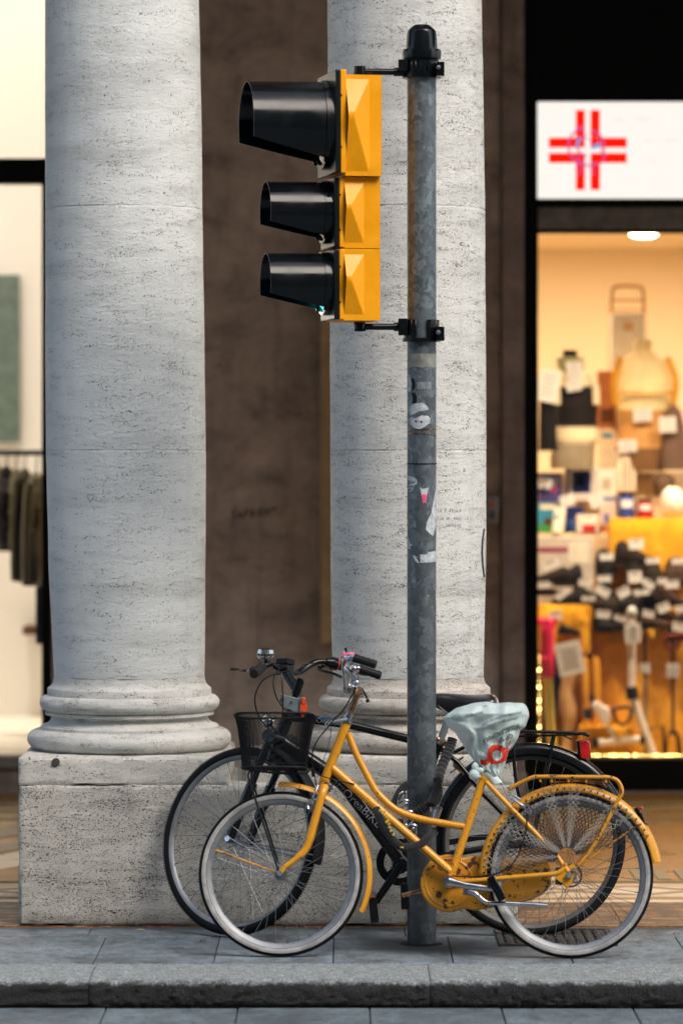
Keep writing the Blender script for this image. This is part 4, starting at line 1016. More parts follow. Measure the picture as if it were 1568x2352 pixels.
# chain case (far side)
def hull_case():
    pts = []; c = L(1030,2033); r_ = 66.5/SB
    top_r = L(1262,1979); bot_r = L(1262,2042)
    for a in range(60, 301, 8): pts.append((c.x + r_*math.cos(R(a)), c.z + r_*math.sin(R(a))))
    pts = [(L(1264,2038).x, L(1264,2038).z), (L(1266,2010).x, L(1266,2010).z), (L(1262,1983).x, L(1262,1983).z), (L(1250,1978).x, L(1250,1978).z), (L(1085,1970).x, L(1085,1970).z)] + [p for p in pts]
    pts += [(L(q_[0], q_[1]).x, L(q_[0], q_[1]).z) for q_ in ((1090, 2095), (1128, 2088), (1180, 2080), (1218, 2071), (1245, 2058))]
    return pts
b = MB(); b.prism(hull_case(), .040, .078); cc = b.build('chain_case', M['yelrust'], yb, smooth=30, bev=.007, seg=3)
b = MB(); c = L(1030,2033,.0395); b.revolve([(.083,-.001),(.088,-.003),(.093,-.001),(.093,.002),(.083,.002)], c, 'y', n=48); b.build('raised_ring', M['yelrust'], cc)
b = MB(); b.box(L(1275,0).x, L(1300,0).x, .05, .056, RH.z - .035, RH.z + .03); b.revolve([(.038,.05),(.045,.05),(.045,.056),(.038,.056)], (RH.x,0,RH.z), 'y', n=30); b.build('sprocket', M['iron'], yb)
# cranks, pedals
BB = L(1029,2031)
b = MB(); b.revolve([(0,-.062),(.010,-.062),(.011,-.056),(.022,-.055),(.024,-.04),(.019,-.036)], BB, 'y', n=20, closed_prof=False)
b.tube([BB + Vector((0,-.055,0)), L(1068,2037,-.058), L(1131,2045,-.062)], [.016, .011, .0095], 10, flat=.6); cr = b.build('crank', M['chrome'], yb)
def pedal(c, ang, par, mat=M['blkp'], refl=True, w_=.095, h_=.03, l_=.085, nm='pedal'):
    b = MB(); Mp = Matrix.Rotation(ang, 4, 'Y')
    b.cbox(c, (w_, .014, h_), Mp); 
    for s_ in (-1, 1): b.cbox(Vector(c) + Mp @ Vector((s_*w_*.45, -l_*.5*SGN[0], 0)), (.012, l_, h_), Mp)
    b.cbox(Vector(c) + Vector((0, -l_*.9*SGN[0], 0)), (w_, .010, h_), Mp); b.tube([c, Vector(c) - Vector((0, l_*.9*SGN[0], 0))], .008, 8)
    o = b.build(nm, mat, par, bev=.002)
    if refl:
        b = MB()
        for s_ in (-1, 1): b.cbox(Vector(c) + Mp @ Vector((s_*w_*.5, -l_*.5*SGN[0], 0)), (.004, l_*.5, h_*.6), Mp)
        b.build('reflector', M['orange'], o)
    return o
SGN = [1]
pedal(L(1139,2044,-.075), R(62), yb)
b = MB(); b.tube([BB + Vector((0,.082,0)), L(968,2052,.088), L(921,2065,.09)], [.014, .010, .010], 10, flat=.6); b.build('crank', M['rustchrome'], yb)
SGN[0] = -1; pedal(L(927,2066,.10), R(88), yb); SGN[0] = 1
# kickstand
b = MB(); b.cbox(L(1076,2050,-.03), (.04, .04, .035), Matrix.Rotation(R(10), 4, 'Y')); b.tube(catmull([L(1076,2050,-.05), L(1092,2056,-.058), L(1108,2070,-.06), L(1122,2076,-.06), L(1160,2077,-.06), L(1210,2079,-.06), L(1256,2082,-.06)], 4), [.0105]*12 + [.0085]*13, 10)
b.build('kickstand', M['chrome'], yb, smooth=40)
b = MB()
for (px, py, r_) in ((1316,2003,.0085), (1304.5,2016,.0125)): c = L(px, py, 0); b.revolve([(0,-.082),(r_*.8,-.082),(r_,-.076),(r_,-.060),(0,-.060)], (c.x, 0, c.z), 'y', n=8, closed_prof=False)
b.revolve([(0,-.080),(.010,-.080),(.012,-.074),(.012,-.058),(0,-.058)], (FH.x,0,FH.z), 'y', n=8, closed_prof=False); b.build('axle_nut', M['greym'], yb, smooth=25)
# skirt guard: elastic net from mudguard to hub
bw, bd = MB(), MB(); FC = L(1301, 1972)
rays = [i for i in range(36)]
white = {2,3, 8,9,10,11, 17,18, 21,22, 28,29, 31}
for i in rays:
    a = R(183 - i*4.45)
    pa = RH + Vector((math.cos(a)*.318, 0, math.sin(a)*.318)); dirv = (FC - pa); Ln = dirv.length; dv = dirv.normalized(); nv = Vector((-dv.z, 0, dv.x))
    idx = 35 - i; B_ = bw if (i in white) else bd
    for s_ in (-1, 1):
        yy = s_*.034; B_ = bw if (i in white and s_ < 0) else bd
        for hnd in (-1, 1):
            pts = []; n_ = 40
            for k in range(n_ + 1):
                t_ = k/n_; dd = t_*(Ln - .035); am = .0062*(1-t_)**.75 + .0015
                ph = math.sin(k*PI/2 + (.0 if hnd > 0 else PI))
                o_ = am*(1 if ph > .1 else (-1 if ph < -.1 else 0)) if k > 2 else (0 if k == 0 else am*.35*hnd)
                pts.append(pa + dv*dd + nv*(o_ + am*.9*hnd) + Vector((0, yy + s_*.036*t_, 0)))
            B_.tube(pts, .0017 if (i in white and s_ < 0) else (.0012 if s_ < 0 else .0007), 4)
        B_.tube([pa + Vector((0, yy*.9, 0)) + (pa-RH).normalized()*.008, pa + Vector((0, yy, 0))], .0028, 5)
tag(bw.build('skirt_guard', M['cordw'], yb, smooth=60), 'pale cords of the skirt guard net'); tag(bd.build('skirt_guard', M['cordd'], yb, smooth=60), 'dark cords of the skirt guard net')
# mudguard hooks holes as tiny pegs
b = MB()
for i in rays:
    a = R(183 - i*4.45); p = RH + Vector((math.cos(a)*.326, -.0305, math.sin(a)*.326)); b.ball(p, .0012, 6)
b.build('cord_hook', M['cordd'], yb)
# basket
bk = None
def bas(s_, t_):
    # s around, t from bottom (0) to top (1)
    ax = (74 + 17*t_**1.4 + 12*max(0, t_-.85))/SB; by = .105 + .055*t_**1.2; cx_ = 626 + 2*t_
    a = 2*PI*s_; ca, sa = math.cos(a), math.sin(a); e = .42
    x = math.copysign(abs(ca)**e, ca)*ax; y = math.copysign(abs(sa)**e, sa)*by
    zt_ = L(0,1652).z; zb_ = L(0,1772).z; zz = zb_ + (zt_-zb_)*t_
    if t_ > .8: zz -= (t_-.8)*5*.006*(abs(ca)**6)
    return Vector((L(cx_,0).x + x, y, zz))
b = MB(); N = 140; Hn = 22
for hand in (-1, 1):
    for k in range(N):
        b.tube([bas((k/N + hand*.105*j/8) % 1.0, j/8) for j in range(9)], .0009, 3)
bk = b.build('basket', M['blkm'], yb, smooth=0)
b = MB(); b.tube([bas(k/80, 1) for k in range(80)], .0042, 8, closed=True); b.tube([bas(k/80, 0) + Vector((0,0,-.002)) for k in range(80)], .0042, 8, closed=True); b.tube([bas(k/80, .06) for k in range(80)], .002, 6, closed=True)
for k in range(20):
    for c_ in (.125, .375, .625, .875):
        b.tube([bas((c_ - .035 + q_*.0175) % 1, .1 + k*.043) for q_ in range(5)], .0013, 4)
b.build('basket_rim', M['blkm'], bk)
b = MB()
for k in range(11):
    y = -.09 + .018*k; b.tube([Vector((L(556,0).x, y, L(0,1774).z)), Vector((L(696,0).x, y, L(0,1774).z))], .0018, 5)
for k in range(12):
    x = L(560 + 12*k, 0).x; b.tube([Vector((x, -.1, L(0,1775).z)), Vector((x, .1, L(0,1775).z))], .0015, 5)
b.build('basket_floor', M['blkm'], bk)
b = MB()
for s_ in (-1, 1):
    b.tube(catmull([L(716,1792,s_*.03), L(714,1776,s_*.04), L(705,1778,s_*.05), L(690,1785,s_*.06), L(620,1783,s_*.07), L(582,1778,s_*.075), L(572,1781,s_*.078), L(569,1792,s_*.078), L(575,1812,s_*.076), L(590,1856,s_*.072), L(617,1936,s_*.066), L(637,1999,s_*.062), FH + Vector((0, s_*.062, 0))], 5), .0040, 8)
b.tube([L(620,1783,-.07), L(620,1783,.07)], .0035, 6); b.tube([L(573,1780,-.076), L(573,1780,.076)], .0035, 6); b.build('basket_support', M['blkm'], yb)
b = MB(); b.cbox(L(672, 1700, 0) + Vector((0,.0,0)), (.006, .006, .10)); 
# saddle under the bag, seat post
b = MB(); b.tube([L(1111,1786), L(1120,1735), L(1126,1700)], .0125, 12); b.build('seat_post', M['rustchrome'], yb)
rings = []
for u, (wd, zt_, hh) in zip([0,.1,.3,.5,.7,.85,1.0], [(.018,1650,.012),(.024,1644,.025),(.035,1642,.034),(.05,1642,.035),(.065,1642,.035),(.065,1642,.035),(.04,1646,.02)]):
    px = 1040 + 145*u; c = L(px, zt_); rings.append([c + Vector((0, wd*math.cos(a), -hh + hh*math.sin(a))) for a in [2*PI*k/14 for k in range(14)]])
b = MB(); b.loft(rings); b.build('saddle', M['blkm'], yb)

# plastic bag over the saddle: its own thing, tied round the post
q = NT('thin_translucent_bag'); v = q.coord(); q.b.inputs['Base Color'].default_value = (.70,.86,.85,1); q.rough(.36)
q.bump(q.noise(q.coord((1,1,.45), (0,.4,0)), 20, 3, .55, .3), .6, .012)
tl_ = q.n('ShaderNodeBsdfTranslucent'); tl_.inputs[0].default_value = (.6,.62,.60,1); trn = q.n('ShaderNodeBsdfTransparent'); m1 = q.n('ShaderNodeMixShader'); m2 = q.n('ShaderNodeMixShader')
m1.inputs[0].default_value = .30; m2.inputs[0].default_value = .18
q.l(q.b.outputs[0], m1.inputs[1]); q.l(tl_.outputs[0], m1.inputs[2]); q.l(m1.outputs[0], m2.inputs[1]); q.l(trn.outputs[0], m2.inputs[2]); q.l(m2.outputs[0], q.out.inputs[0]); M['bag'] = q.mat
bg_ = thing('plastic_bag', yb.location, 'crumpled white supermarket bag tied over the yellow bicycle saddle', 'bag', rot=tuple(yb.rotation_euler))
tab = [(1619.5,1110,1150),(1622,1085,1200),(1627,1070,1207),(1634,1045,1211),(1642,1034,1213.5),(1650,1022,1214.5),(1657,1015.5,1213),(1664,1019,1210),(1676,1027,1206),(1684,1034,1195),(1689,1043,1193),(1704,1052,1188),(1724,1065,1175),(1733,1070,1166),(1748,1082,1163),(1767,1096,1157.5),(1774,1103,1154),(1780,1112,1152),(1787,1122,1148),(1791,1138,1142)]
rings = []; ys = []
yv = 1619.5
while yv <= 1791: ys.append(yv); yv += 2.4 if yv > 1640 else 1.5
for yv in ys:
    l_, r_ = interp(tab, yv); t_ = (yv - 1619.5)/(1791-1619.5); dep = interp([(1619.5,.03),(1630,.075),(1650,.10),(1680,.085),(1720,.06),(1760,.035),(1791,.012)], yv)[0]
    ring = []; n_ = 84
    for k in range(n_):
        a = 2*PI*k/n_; ca, sa = math.cos(a), math.sin(a); px = (l_+r_)/2 + (r_-l_)/2*math.copysign(abs(ca)**.85, ca)
        p = L(px, yv, 0); ph = a*5 + noise.noise(Vector((ca*2, sa*2, t_*2)))*5
        fold = 1.6*math.sin(a*9 + 3*noise.noise(Vector((ca*1.5, sa*1.5, t_*3)))*3)*.006*min(1, .25 + t_*1.4)
        cr_ = noise.ridged_multi_fractal(Vector((px*.022, sa*1.4, yv*.016)), 1, 2, 3, 1, 2)*.013 - .012 + noise.noise(Vector((px*.09, sa*3, yv*.03)))*.005
        dip = 0
        if yv < 1632: dip = -max(0, 9 - abs(px - 1141)*.35)*.0009*(1 - (yv-1619.5)/13)
        ring.append(p + Vector((0, sa*dep + (fold + cr_)*(1 if sa > 0 else -1)*(-1 if sa < 0 else 1)*abs(sa)*1.0, dip)))
    rings.append(ring)
b = MB(); b.loft(rings, caps=True); bag = b.build('bag_film', M['bag'], bg_, smooth=75)
bag.data.flip_normals() if False else None
bvb = BVHTree.FromPolygons([v.co for v in bag.data.vertices], [list(p.vertices) for p in bag.data.polygons])
def on_bag(px, py, off=.0012):
    p = L(px, py, 0); loc, n, i, d = bvb.ray_cast(Vector((p.x, -.6, p.z)), Vector((0, 1, 0)))
    return loc + Vector((0, -off*1.5, 0)) if loc else None
zb_ = lambda pts: [(1010.6 + x*.1367, 1617 + y*.1367) for x, y in pts]
M['redp'] = simple('red_print', (.62,.035,.015), .45); M['greenp'] = simple('green_print', (.012,.06,.05), .5); M['blackp'] = simple('black_print', (.02,.02,.03), .5)
# grid projected along the bag's own depth axis (y=0 plane coordinates)
patch('red_emblem', zb_([(800,830),(840,780),(900,750),(960,746),(1020,760),(1065,790),(1085,805),(1110,785),(1142,768),(1140,860),(1130,940),(1105,1018),(1085,1005),(1040,1040),(960,1062),(895,1070),(855,1055),(828,1045),(780,1080),(730,1083),(672,1078),(663,1050),(668,1010),(688,975),(700,995),(740,1003),(775,985),(795,930)]), M['redp'], bg_, on_bag, .55, holes=[zb_(circ(955,925,86))])
patch('red_emblem', zb_([(1190,678),(1160,682),(1145,755),(1160,750)]), M['redp'], bg_, on_bag, .5)
def bag_text(txt, sz, x0, y0, x1, y1, mat, sag=0):
    # upside-down line of lettering running from (x0,y0) to (x1,y1)
    vs, fs = text_mesh(txt, sz*1.5, .1, .012); wmax = max(v.x for v in vs) - min(v.x for v in vs); Ld = math.hypot(x1-x0, y1-y0); k_ = Ld/wmax
    ux, uy = (x1-x0)/Ld, (y1-y0)/Ld; out = []
    for v_ in vs:
        t_ = v_.x*k_; px = (x0+x1)/2 + ux*t_ - uy*(-v_.y)*-1; py = (y0+y1)/2 + uy*t_ - ux*v_.y + sag*(1 - (2*t_/Ld)**2)
        px = (x0+x1)/2 + ux*t_ + uy*v_.y
        p = on_bag(*zb_([(px, py)])[0], .0018); out.append(p)
    fs = [f for f in fs if all(out[i] for i in f) and max((out[i]-out[f[0]]).length for i in f) < .03]; out = [p or Vector((0,0,0)) for p in out]
    b = MB(); b.add(out, fs); b.build('lettering', mat, bg_, smooth=0)
bag_text('BIODEGRADABILE', 70, 1335, 430, 715, 715, M['greenp'], -30)
bag_text('utilizzabile per la raccolta', 46, 1310, 300, 790, 450, M['greenp']); bag_text('compostabile e riciclabile per i rifiuti', 44, 1370, 215, 700, 430, M['greenp'], -30); bag_text('sacchetto', 60, 720, 230, 420, 300, M['greenp'])
bag_text('OP SP. C.', 70, 1215, 590, 835, 750, M['blackp'], -10)
b = MB(); 
for (px, py, r_, s3_) in ((1088,1786,.021,(1,.9,1)), (1090,1768,.015,(.9,.8,1.2)), (1100,1776,.014,(1.3,.8,.8)), (1096,1790,.012,(1,1,.7))): b.ball(L(px, py, -.025), r_, 16, sc_=s3_)
kn = b.build('knot', M['bag'], bg_, smooth=80)
b = MB(); b.loft([[L(1118 + 14*math.cos(a) + k*5, 1782 + k*5, .01*math.sin(a) - .012) + Vector((0, 0, .006*math.sin(a*3+k))) for a in [2*PI*j/12 for j in range(12)]] for k in range(6)]); b.build('loose_end', M['bag'], bg_, smooth=70)
# ------------------------------------------------------------------ black bicycle, front wheel turned away
YD = 15.0; SD = F/YD
bb = thing('black_bicycle', (X(960, YD), YD, 0), 'black city bicycle chained behind the pole with its front wheel turned towards the pedestal', 'bicycle')
def D(px, py, y=0): return Vector(((px-960)/SD, y, (2151 - py)/SD - y*.072))
RWc = D(1219, 1936); RWc.z = .368
HT, HB_ = D(690,1560), D(652,1668)
ax_o = D(690,1562); ax_d = (D(690,1562) - D(566,1912)).normalized(); TH = R(37)
T = Matrix.Translation(ax_o) @ Matrix.Rotation(-TH, 4, ax_d) @ Matrix.Translation(-ax_o)
# unturned hub position so that the turned hub falls where the photograph shows it
target = Vector(((552-960)/SD, None or 0, .368)); Ti = T.inverted()
hub0 = Vector((D(551,0).x - .02, 0, .352))
def res(x, z):
    p = T @ Vector((x, 0, z)); return p
xg, zg = hub0.x, hub0.z
for _ in range(30):
    p = res(xg, zg); xg += (D(551,0).x - p.x)*.8; zg += (.370 - p.z)*.8
fwb = wheel(bb, xg, zg, .369, (M['rub'], M['rim'], M['steel']), T=T, tyre_w=.0195, rim_h=.012); tag(fwb, 'turned front wheel')
H0 = Vector((xg, 0, zg))
rwb = wheel(bb, RWc.x, RWc.z, .368, (M['rub'], M['rimd'], M['steel']), tyre_w=.0195, rim_h=.012)
b = MB()
hd = (ax_d)
ht_b, ht_t = D(645,1725) , D(672,1637)
ht_t = ax_o - ax_d*((ax_o.z - D(0,1640).z)/ax_d.z); ht_b = ax_o - ax_d*((ax_o.z - D(0,1752).z)/ax_d.z)
b.tube([ht_b, ht_t], .026, 18)
b.tube([ht_t + Vector((0,0,-.012)), D(800,1665), D(936,1698), D(1003,1712)], .0172, 16)                   # top tube
dt0 = ht_b + (ht_t-ht_b)*.45
b.tube([dt0, D(790,1800), D(925,1984)], [.030,.030,.029], 20, flat=.8)                                    # thick down tube
b.tube([D(918,1990), D(1004,1718), D(1008,1700)], .0165, 14)                                              # seat tube
b.revolve([(0,-.042),(.030,-.042),(.032,-.03),(.032,.03),(.03,.042),(0,.042)], D(918,1988), 'y', n=20, closed_prof=False)
for s_ in (-1, 1):
    b.tube([D(1006,1716,s_*.012), D(1050,1752,s_*.045), D(1110,1826,s_*.055), RWc + Vector((-.01, s_*.062, .01))], .0095, 10)
    b.tube([D(922,1988,s_*.03), D(1000,1968,s_*.045), D(1110,1950,s_*.058), RWc + Vector((-.01, s_*.062, -.004))], .011, 10)
b.build('frame', M['blk'], bb, smooth=40)
# fork with suspension legs, turned
def TF(p): return T @ Vector(p)
cr0 = ax_o - ax_d*((ax_o.z - (zg + .40))/ax_d.z)
b = MB()
for s_ in (-1, 1):
    p0 = cr0 + Vector((0, s_*.062, 0)); pm = p0 + (H0 + Vector((0, s_*.062, 0)) - p0)*.45; p1 = H0 + Vector((.0, s_*.062, .01))
    b.tube([TF(p0), TF(pm)], .0145, 12); b.tube([TF(pm), TF(p1)], [.021, .017], 12)
    b.cbox(TF(p1), (.03, .012, .05), T.to_3x3().to_4x4())
b.tube([TF(cr0 + Vector((0,-.075,0))), TF(cr0 + Vector((0,.075,0)))], .026, 12, flat=1.2); b.tube([TF(cr0), ht_b], .019, 12)
pbr = cr0 + (H0 - cr0)*.32; b.tube(catmull([TF(pbr + Vector((-.0,-.062,0))), TF(pbr + Vector((-.02,-.03,.045))), TF(pbr + Vector((-.02,.03,.045))), TF(pbr + Vector((0,.062,0)))], 5), .012, 8)
b.build('suspension_fork', M['blk'], bb, smooth=40)
mg = mudguard('mudguard', bb, xg, zg, .379, .393, -14, 75, .030, M['blkm'], T=T)
mg2 = mudguard('mudguard', bb, RWc.x, RWc.z, .345, .388, 20, 200, .030, M['blk'])
b = MB(); p = H0
for s_ in (-1, 1): b.tube([TF(H0 + Vector((0, s_*.066, 0))), TF(H0 + Vector((.375, s_*.03, -.06)))], .0032, 7); b.tube([TF(H0 + Vector((0, s_*.068, -.006))), TF(H0 + Vector((.37, s_*.03, -.085)))], .0025, 7)
b.build('mudguard_stay', M['steel'], bb)
b = MB(); b.tube([TF(H0 + Vector((0,-.085,0))), TF(H0 + Vector((0,.085,0)))], .0065, 10); b.tube([TF(H0 + Vector((0,-.086,0))), TF(H0 + Vector((0,-.072,0)))], .012, 10); b.tube([TF(H0 + Vector((0,.072,0))), TF(H0 + Vector((.045,.088,.012)))], .006, 8); b.build('axle_lever', M['chrome'], bb)
# headset, stem, handlebar (turned)
b = MB(); b.tube([ht_t - ax_d*.004, ht_t + ax_d*.012], .028, 18); b.build('headset', M['rustchrome'], bb)
b = MB(); zt_ = lambda py: ax_o - ax_d*((ax_o.z - D(0,py).z)/ax_d.z)
b.tube([zt_(1632), zt_(1560)], .0135, 12); b.tube([zt_(1596), zt_(1564)], .019, 14)
clampc = Vector((zt_(1590).x - .062, 0, D(0,1540).z)); b.tube([TF(zt_(1586)), TF(clampc)], [.019, .017], 14)
b.cbox(TF(clampc), (.055, .045, .04), T.to_3x3().to_4x4()); b.build('stem', M['blkp'], bb, smooth=40)
def hbp(s_): return [clampc, clampc + Vector((0, s_*.05, .002)), clampc + Vector((.002, s_*.10, .012)), clampc + Vector((.025, s_*.165, .028 + (.030 if s_ > 0 else -.038))), clampc + Vector((.055, s_*.22, .026 + (.040 if s_ > 0 else -.045))), clampc + Vector((.115, s_*.345, .010 + (.045 if s_ > 0 else -.075)))]
b = MB(); pts = catmull(hbp(-1), 4)[::-1] + catmull(hbp(1), 4)[1:]; b.tube([TF(p) for p in pts], .0125, 12); hbb = b.build('handlebar', M['blkp'], bb, smooth=50)
for s_ in (-1, 1):
    a_, c_ = hbp(s_)[4], hbp(s_)[5]; e = c_ + (c_-a_).normalized()*.04; st_ = a_ + (e-a_)*(.10 if s_ < 0 else .5)
    b = MB(); pts = [TF(st_ + (e-st_)*k/8) for k in range(9)]; b.tube(pts, [.019]*8 + [.0170], 14); b.build('grip', M['blkm'], hbb, smooth=50)
    b = MB(); l0 = a_ + Vector((-.015, -s_*.0, -.004)); b.tube([TF(l0), TF(l0 + Vector((-.035, s_*.01, -.012)))], .010, 8); b.tube(catmull([TF(l0 + Vector((-.03,0,-.01))), TF(l0 + Vector((-.055, s_*.04, -.018))), TF(l0 + Vector((-.03, s_*.10, -.024))), TF(l0 + Vector((-.025, s_*.145, -.03)))], 4), .0052, 8, flat=1.6); b.build('brake_lever', M['blkp'], hbb)
b = MB(); a_, c_ = hbp(1)[4], hbp(1)[5]; dv = (c_-a_)
b.tube([TF(a_ - dv*.12), TF(a_ + dv*.08)], [.016, .024], 16); b.tube([TF(a_ + dv*.08), TF(a_ + dv*.22)], .026, 18); sh_ = b.build('gear_shifter', M['blkp'], hbb)
b = MB(); b.tube([TF(a_ + dv*.22), TF(a_ + dv*.24)], .0265, 18); b.build('shifter_ring', M['orange'], sh_); b = MB(); b.tube([TF(a_ + dv*.24), TF(a_ + dv*.5)], .0195, 16); b.build('shifter_grip', M['blkm'], sh_)
# round chrome bell near the left grip
pb_ = T @ (hbp(-1)[3] + Vector((.01, -.015, .045))); b = MB(); b.revolve([(0,.026),(.014,.025),(.030,.018),(.033,.006),(.033,-.008),(.028,-.016),(0,-.016)], pb_, 'z', n=28, closed_prof=False); be = b.build('bell', M['chrome'], hbb, smooth=50)
b = MB(); b.tube([pb_ - Vector((0,0,.016)), pb_ - Vector((0,0,.035))], .007, 8); b.revolve([(.0335,-.004),(.0345,-.004),(.0345,.001),(.0335,.001)], pb_, 'z', n=28); b.build('bell_bracket', M['blkp'], be)
b = MB(); pp = T @ (clampc + Vector((-.0, .0, .035))); b.cbox(pp, (.055,.05,.022), T.to_3x3().to_4x4()); b.build('display_mount', M['blkm'], hbb, bev=.003)
# grey bracket with an orange clip on the stem
cb = zt_(1612); b = MB(); Mr = Matrix.Rotation(R(17), 4, 'Y')
b.prism([(-.050,.022),(-.046,.030),(-.02,.024),(.026,.012),(.026,-.036),(.010,-.040),(-.048,-.016),(-.052,-.006)], -.030, -.026, M=Matrix.Translation(cb)); b.box(.020,.026,-.030,.020,-.034,.012, M=Matrix.Translation(cb)); b.box(.028,.050,-.030,-.026,-.034,.018, M=Matrix.Translation(cb)); gb = b.build('lamp_bracket', M['greym'], bb, bev=.0015)
b = MB(); b.box(.030,.056,-.040,-.031,-.036,-.010, M=Matrix.Translation(cb)); b.box(.032,.046,-.042,-.031,-.062,-.038, M=Matrix.Translation(cb)); b.box(.036,.050,-.042,-.031,-.008,.016, M=Matrix.Translation(cb)); b.build('clip', M['orange'], gb, bev=.001)
b = MB(); b.revolve([(0,-.036),(.006,-.036),(.007,-.030)], cb + Vector((-.038,0,.012)), 'y', n=10, closed_prof=False); b.revolve([(0,-.036),(.004,-.036),(.005,-.030)], cb + Vector((-.004,0,-.0)), 'y', n=10, closed_prof=False); b.build('screw', M['steel'], gb)
# cables
cable([D(668,1542,-.05), D(640,1548,-.09), D(608,1562,-.10), D(590,1590,-.10), D(587,1620,-.08), D(600,1655,-.06), D(630,1688,-.04), D(640,1710,-.03)], .0030, bb)
cable([D(640,1540,-.03), D(630,1556,-.06), D(629,1580,-.07), D(640,1612,-.06), D(668,1642,-.05), D(700,1652,-.03), D(712,1655,-.02)], .0030, bb)
cable([D(646,1545,-.02), D(648,1570,-.04), D(650,1620,-.05), D(650,1690,-.03)], .0030, bb)
cable([D(673,1543,.08), D(690,1530,.10), D(705,1525,.12), D(724,1522,.14)], .0026, bb)
# headlight behind the basket
b = MB(); pl_ = Vector(TF(cr0 + Vector((-.06, 0, .07)))); b.ball(pl_, .034, 16, sc_=(.8,.9,.8)); hl = b.build('headlight', M['chrome'], bb); b = MB(); b.tube([pl_, TF(cr0)], .006, 8); b.build('bracket', M['blkp'], hl)
# silver chevrons on the down tube guard and fork, lettering
def lettering(txt, sz, x0, y0, x1, y1, yoff, mat, par, fn, shear=0, up=1):
    vs, fs = text_mesh(txt, sz, shear, .0); wmax = max(v.x for v in vs) - min(v.x for v in vs); Ld = math.hypot(x1-x0, y1-y0); k_ = Ld/wmax; ux, uy = (x1-x0)/Ld, (y1-y0)/Ld; out = []
    for v_ in vs:
        px = (x0+x1)/2 + ux*v_.x*k_ + uy*v_.y*up; py = (y0+y1)/2 + uy*v_.x*k_ - ux*v_.y*up; out.append(fn(px, py, yoff))
    b = MB(); b.add(out, fs); return b.build('lettering', mat, par, smooth=0)
bvf = [o for o in bb.children if o.name.startswith('frame')][0]
bvt = BVHTree.FromPolygons([v.co for v in bvf.data.vertices], [list(p.vertices) for p in bvf.data.polygons])
def on_frame(px, py, y):
    p = D(px, py, 0); loc, n, i, d = bvt.ray_cast(Vector((p.x, -.5, p.z)), Vector((0,1,0)))
    if loc is None or loc.y > 0: loc = Vector((p.x, -.012, p.z))
    return loc + Vector((0, -.004, 0))
lettering('atzOreaBIKE', 27, 766, 1793, 872, 1896, 0, M['gprint'], bb, on_frame)
lettering('OreaBIKE', 15, 726, 1655, 800, 1664, 0, M['gprint'], bb, on_frame)
b = MB(); b.tube(catmull([on_frame(727,1652,0) + Vector((0,-.002,0)), on_frame(740,1648,0) + Vector((0,-.002,0)), on_frame(760,1650,0) + Vector((0,-.002,0)), on_frame(776,1657,0) + Vector((0,-.002,0))], 4), .0032, 6, flat=.5); b.build('blue_stripe', M['bluep'], bb)
# saddle, post
b = MB(); b.tube([D(1008,1712), D(1032,1640)], .0140, 12); b.tube([D(1003,1706,-.02), D(1010,1702,-.02)], .018, 10); b.build('seat_post', M['greym'], bb)
rings = []
for u, (wd, pt, pb2) in zip([0,.06,.2,.4,.55,.7,.85,.95,1.0], [(.012,1600,1612),(.022,1596,1618),(.027,1592,1632),(.035,1594,1644),(.055,1596,1652),(.078,1597,1648),(.092,1596,1640),(.088,1595,1634),(.06,1601,1622)]):
    px = 975 + 166*u; zt1_, zb1 = D(0,pt).z, D(0,pb2).z; zc2 = (zt1_+zb1)/2; hh = (zt1_-zb1)/2
    rings.append([Vector((D(px,0).x, wd*math.copysign(abs(math.cos(a))**.8, math.cos(a)), zc2 + hh*math.copysign(abs(math.sin(a))**.8, math.sin(a)))) for a in [2*PI*k/18 for k in range(18)]])
b = MB(); b.loft(rings); sdl = b.build('saddle', simple('black_saddle_leather', (.012,.012,.014), .30, coat=.3), bb, smooth=70); sdl.modifiers.new('s', 'SUBSURF').render_levels = 2
b = MB()
for s_ in (-1, 1): b.tube(catmull([D(1000,1616,s_*.02), D(1035,1645,s_*.025), D(1075,1648,s_*.035), D(1125,1630,s_*.05)], 4), .0036, 7)
b.build('saddle_rail', M['steel'], bb)
# rear rack, lamp
b = MB()
def rail(y): return [D(1150,1698,y), D(1200,1682,y), D(1260,1681,y), D(1310,1684,y), D(1340,1685,y), D(1347,1690,y*.9), D(1345,1700,y*.7), D(1337,1706,y*.5)]
for s_ in (-1, 1):
    b.tube([D(1040,1730,s_*.05), D(1120,1690,s_*.065), D(1200,1681,s_*.068), D(1300,1684,s_*.068), D(1338,1686,s_*.068)], .0065, 8)
    b.tube([D(1271,1690,s_*.068), D(1250,1790,s_*.07), RWc + Vector((.01, s_*.072, .02))], .0045, 8); b.tube([D(1175,1700,s_*.06), D(1184,1800,s_*.066), RWc + Vector((-.01, s_*.072, .02))], .0045, 8)
b.tube(catmull([D(1338,1686,-.068), D(1348,1690,-.05), D(1350,1692,0), D(1348,1690,.05), D(1338,1686,.068)], 5), .0065, 8)
for px, py in ((1200,1682), (1270,1684), (1320,1686)): b.tube([D(px,py,-.068), D(px,py,.068)], .004, 7)
for y in (-.025, .025): b.tube([D(1120,1695,y), D(1330,1688,y)], .004, 7)
b.tube([D(1245,1692,-.03), D(1290,1690,-.03), D(1312,1700,-.03)], .0025, 6); rk2 = b.build('rear_rack', M['blk'], bb, smooth=50)
b = MB(); b.prism([(p.x, p.z) for p in (D(1327,1704), D(1347,1699), D(1353,1706), D(1355,1742), D(1334,1744), D(1327,1728))], -.03, .03); rl2 = b.build('rear_light', M['red'], bb, bev=.004); b = MB(); b.prism([(p.x, p.z) for p in (D(1322,1702), D(1328,1702), D(1333,1744), D(1326,1738))], -.032, .032); b.build('lamp_back', M['blkp'], rl2)
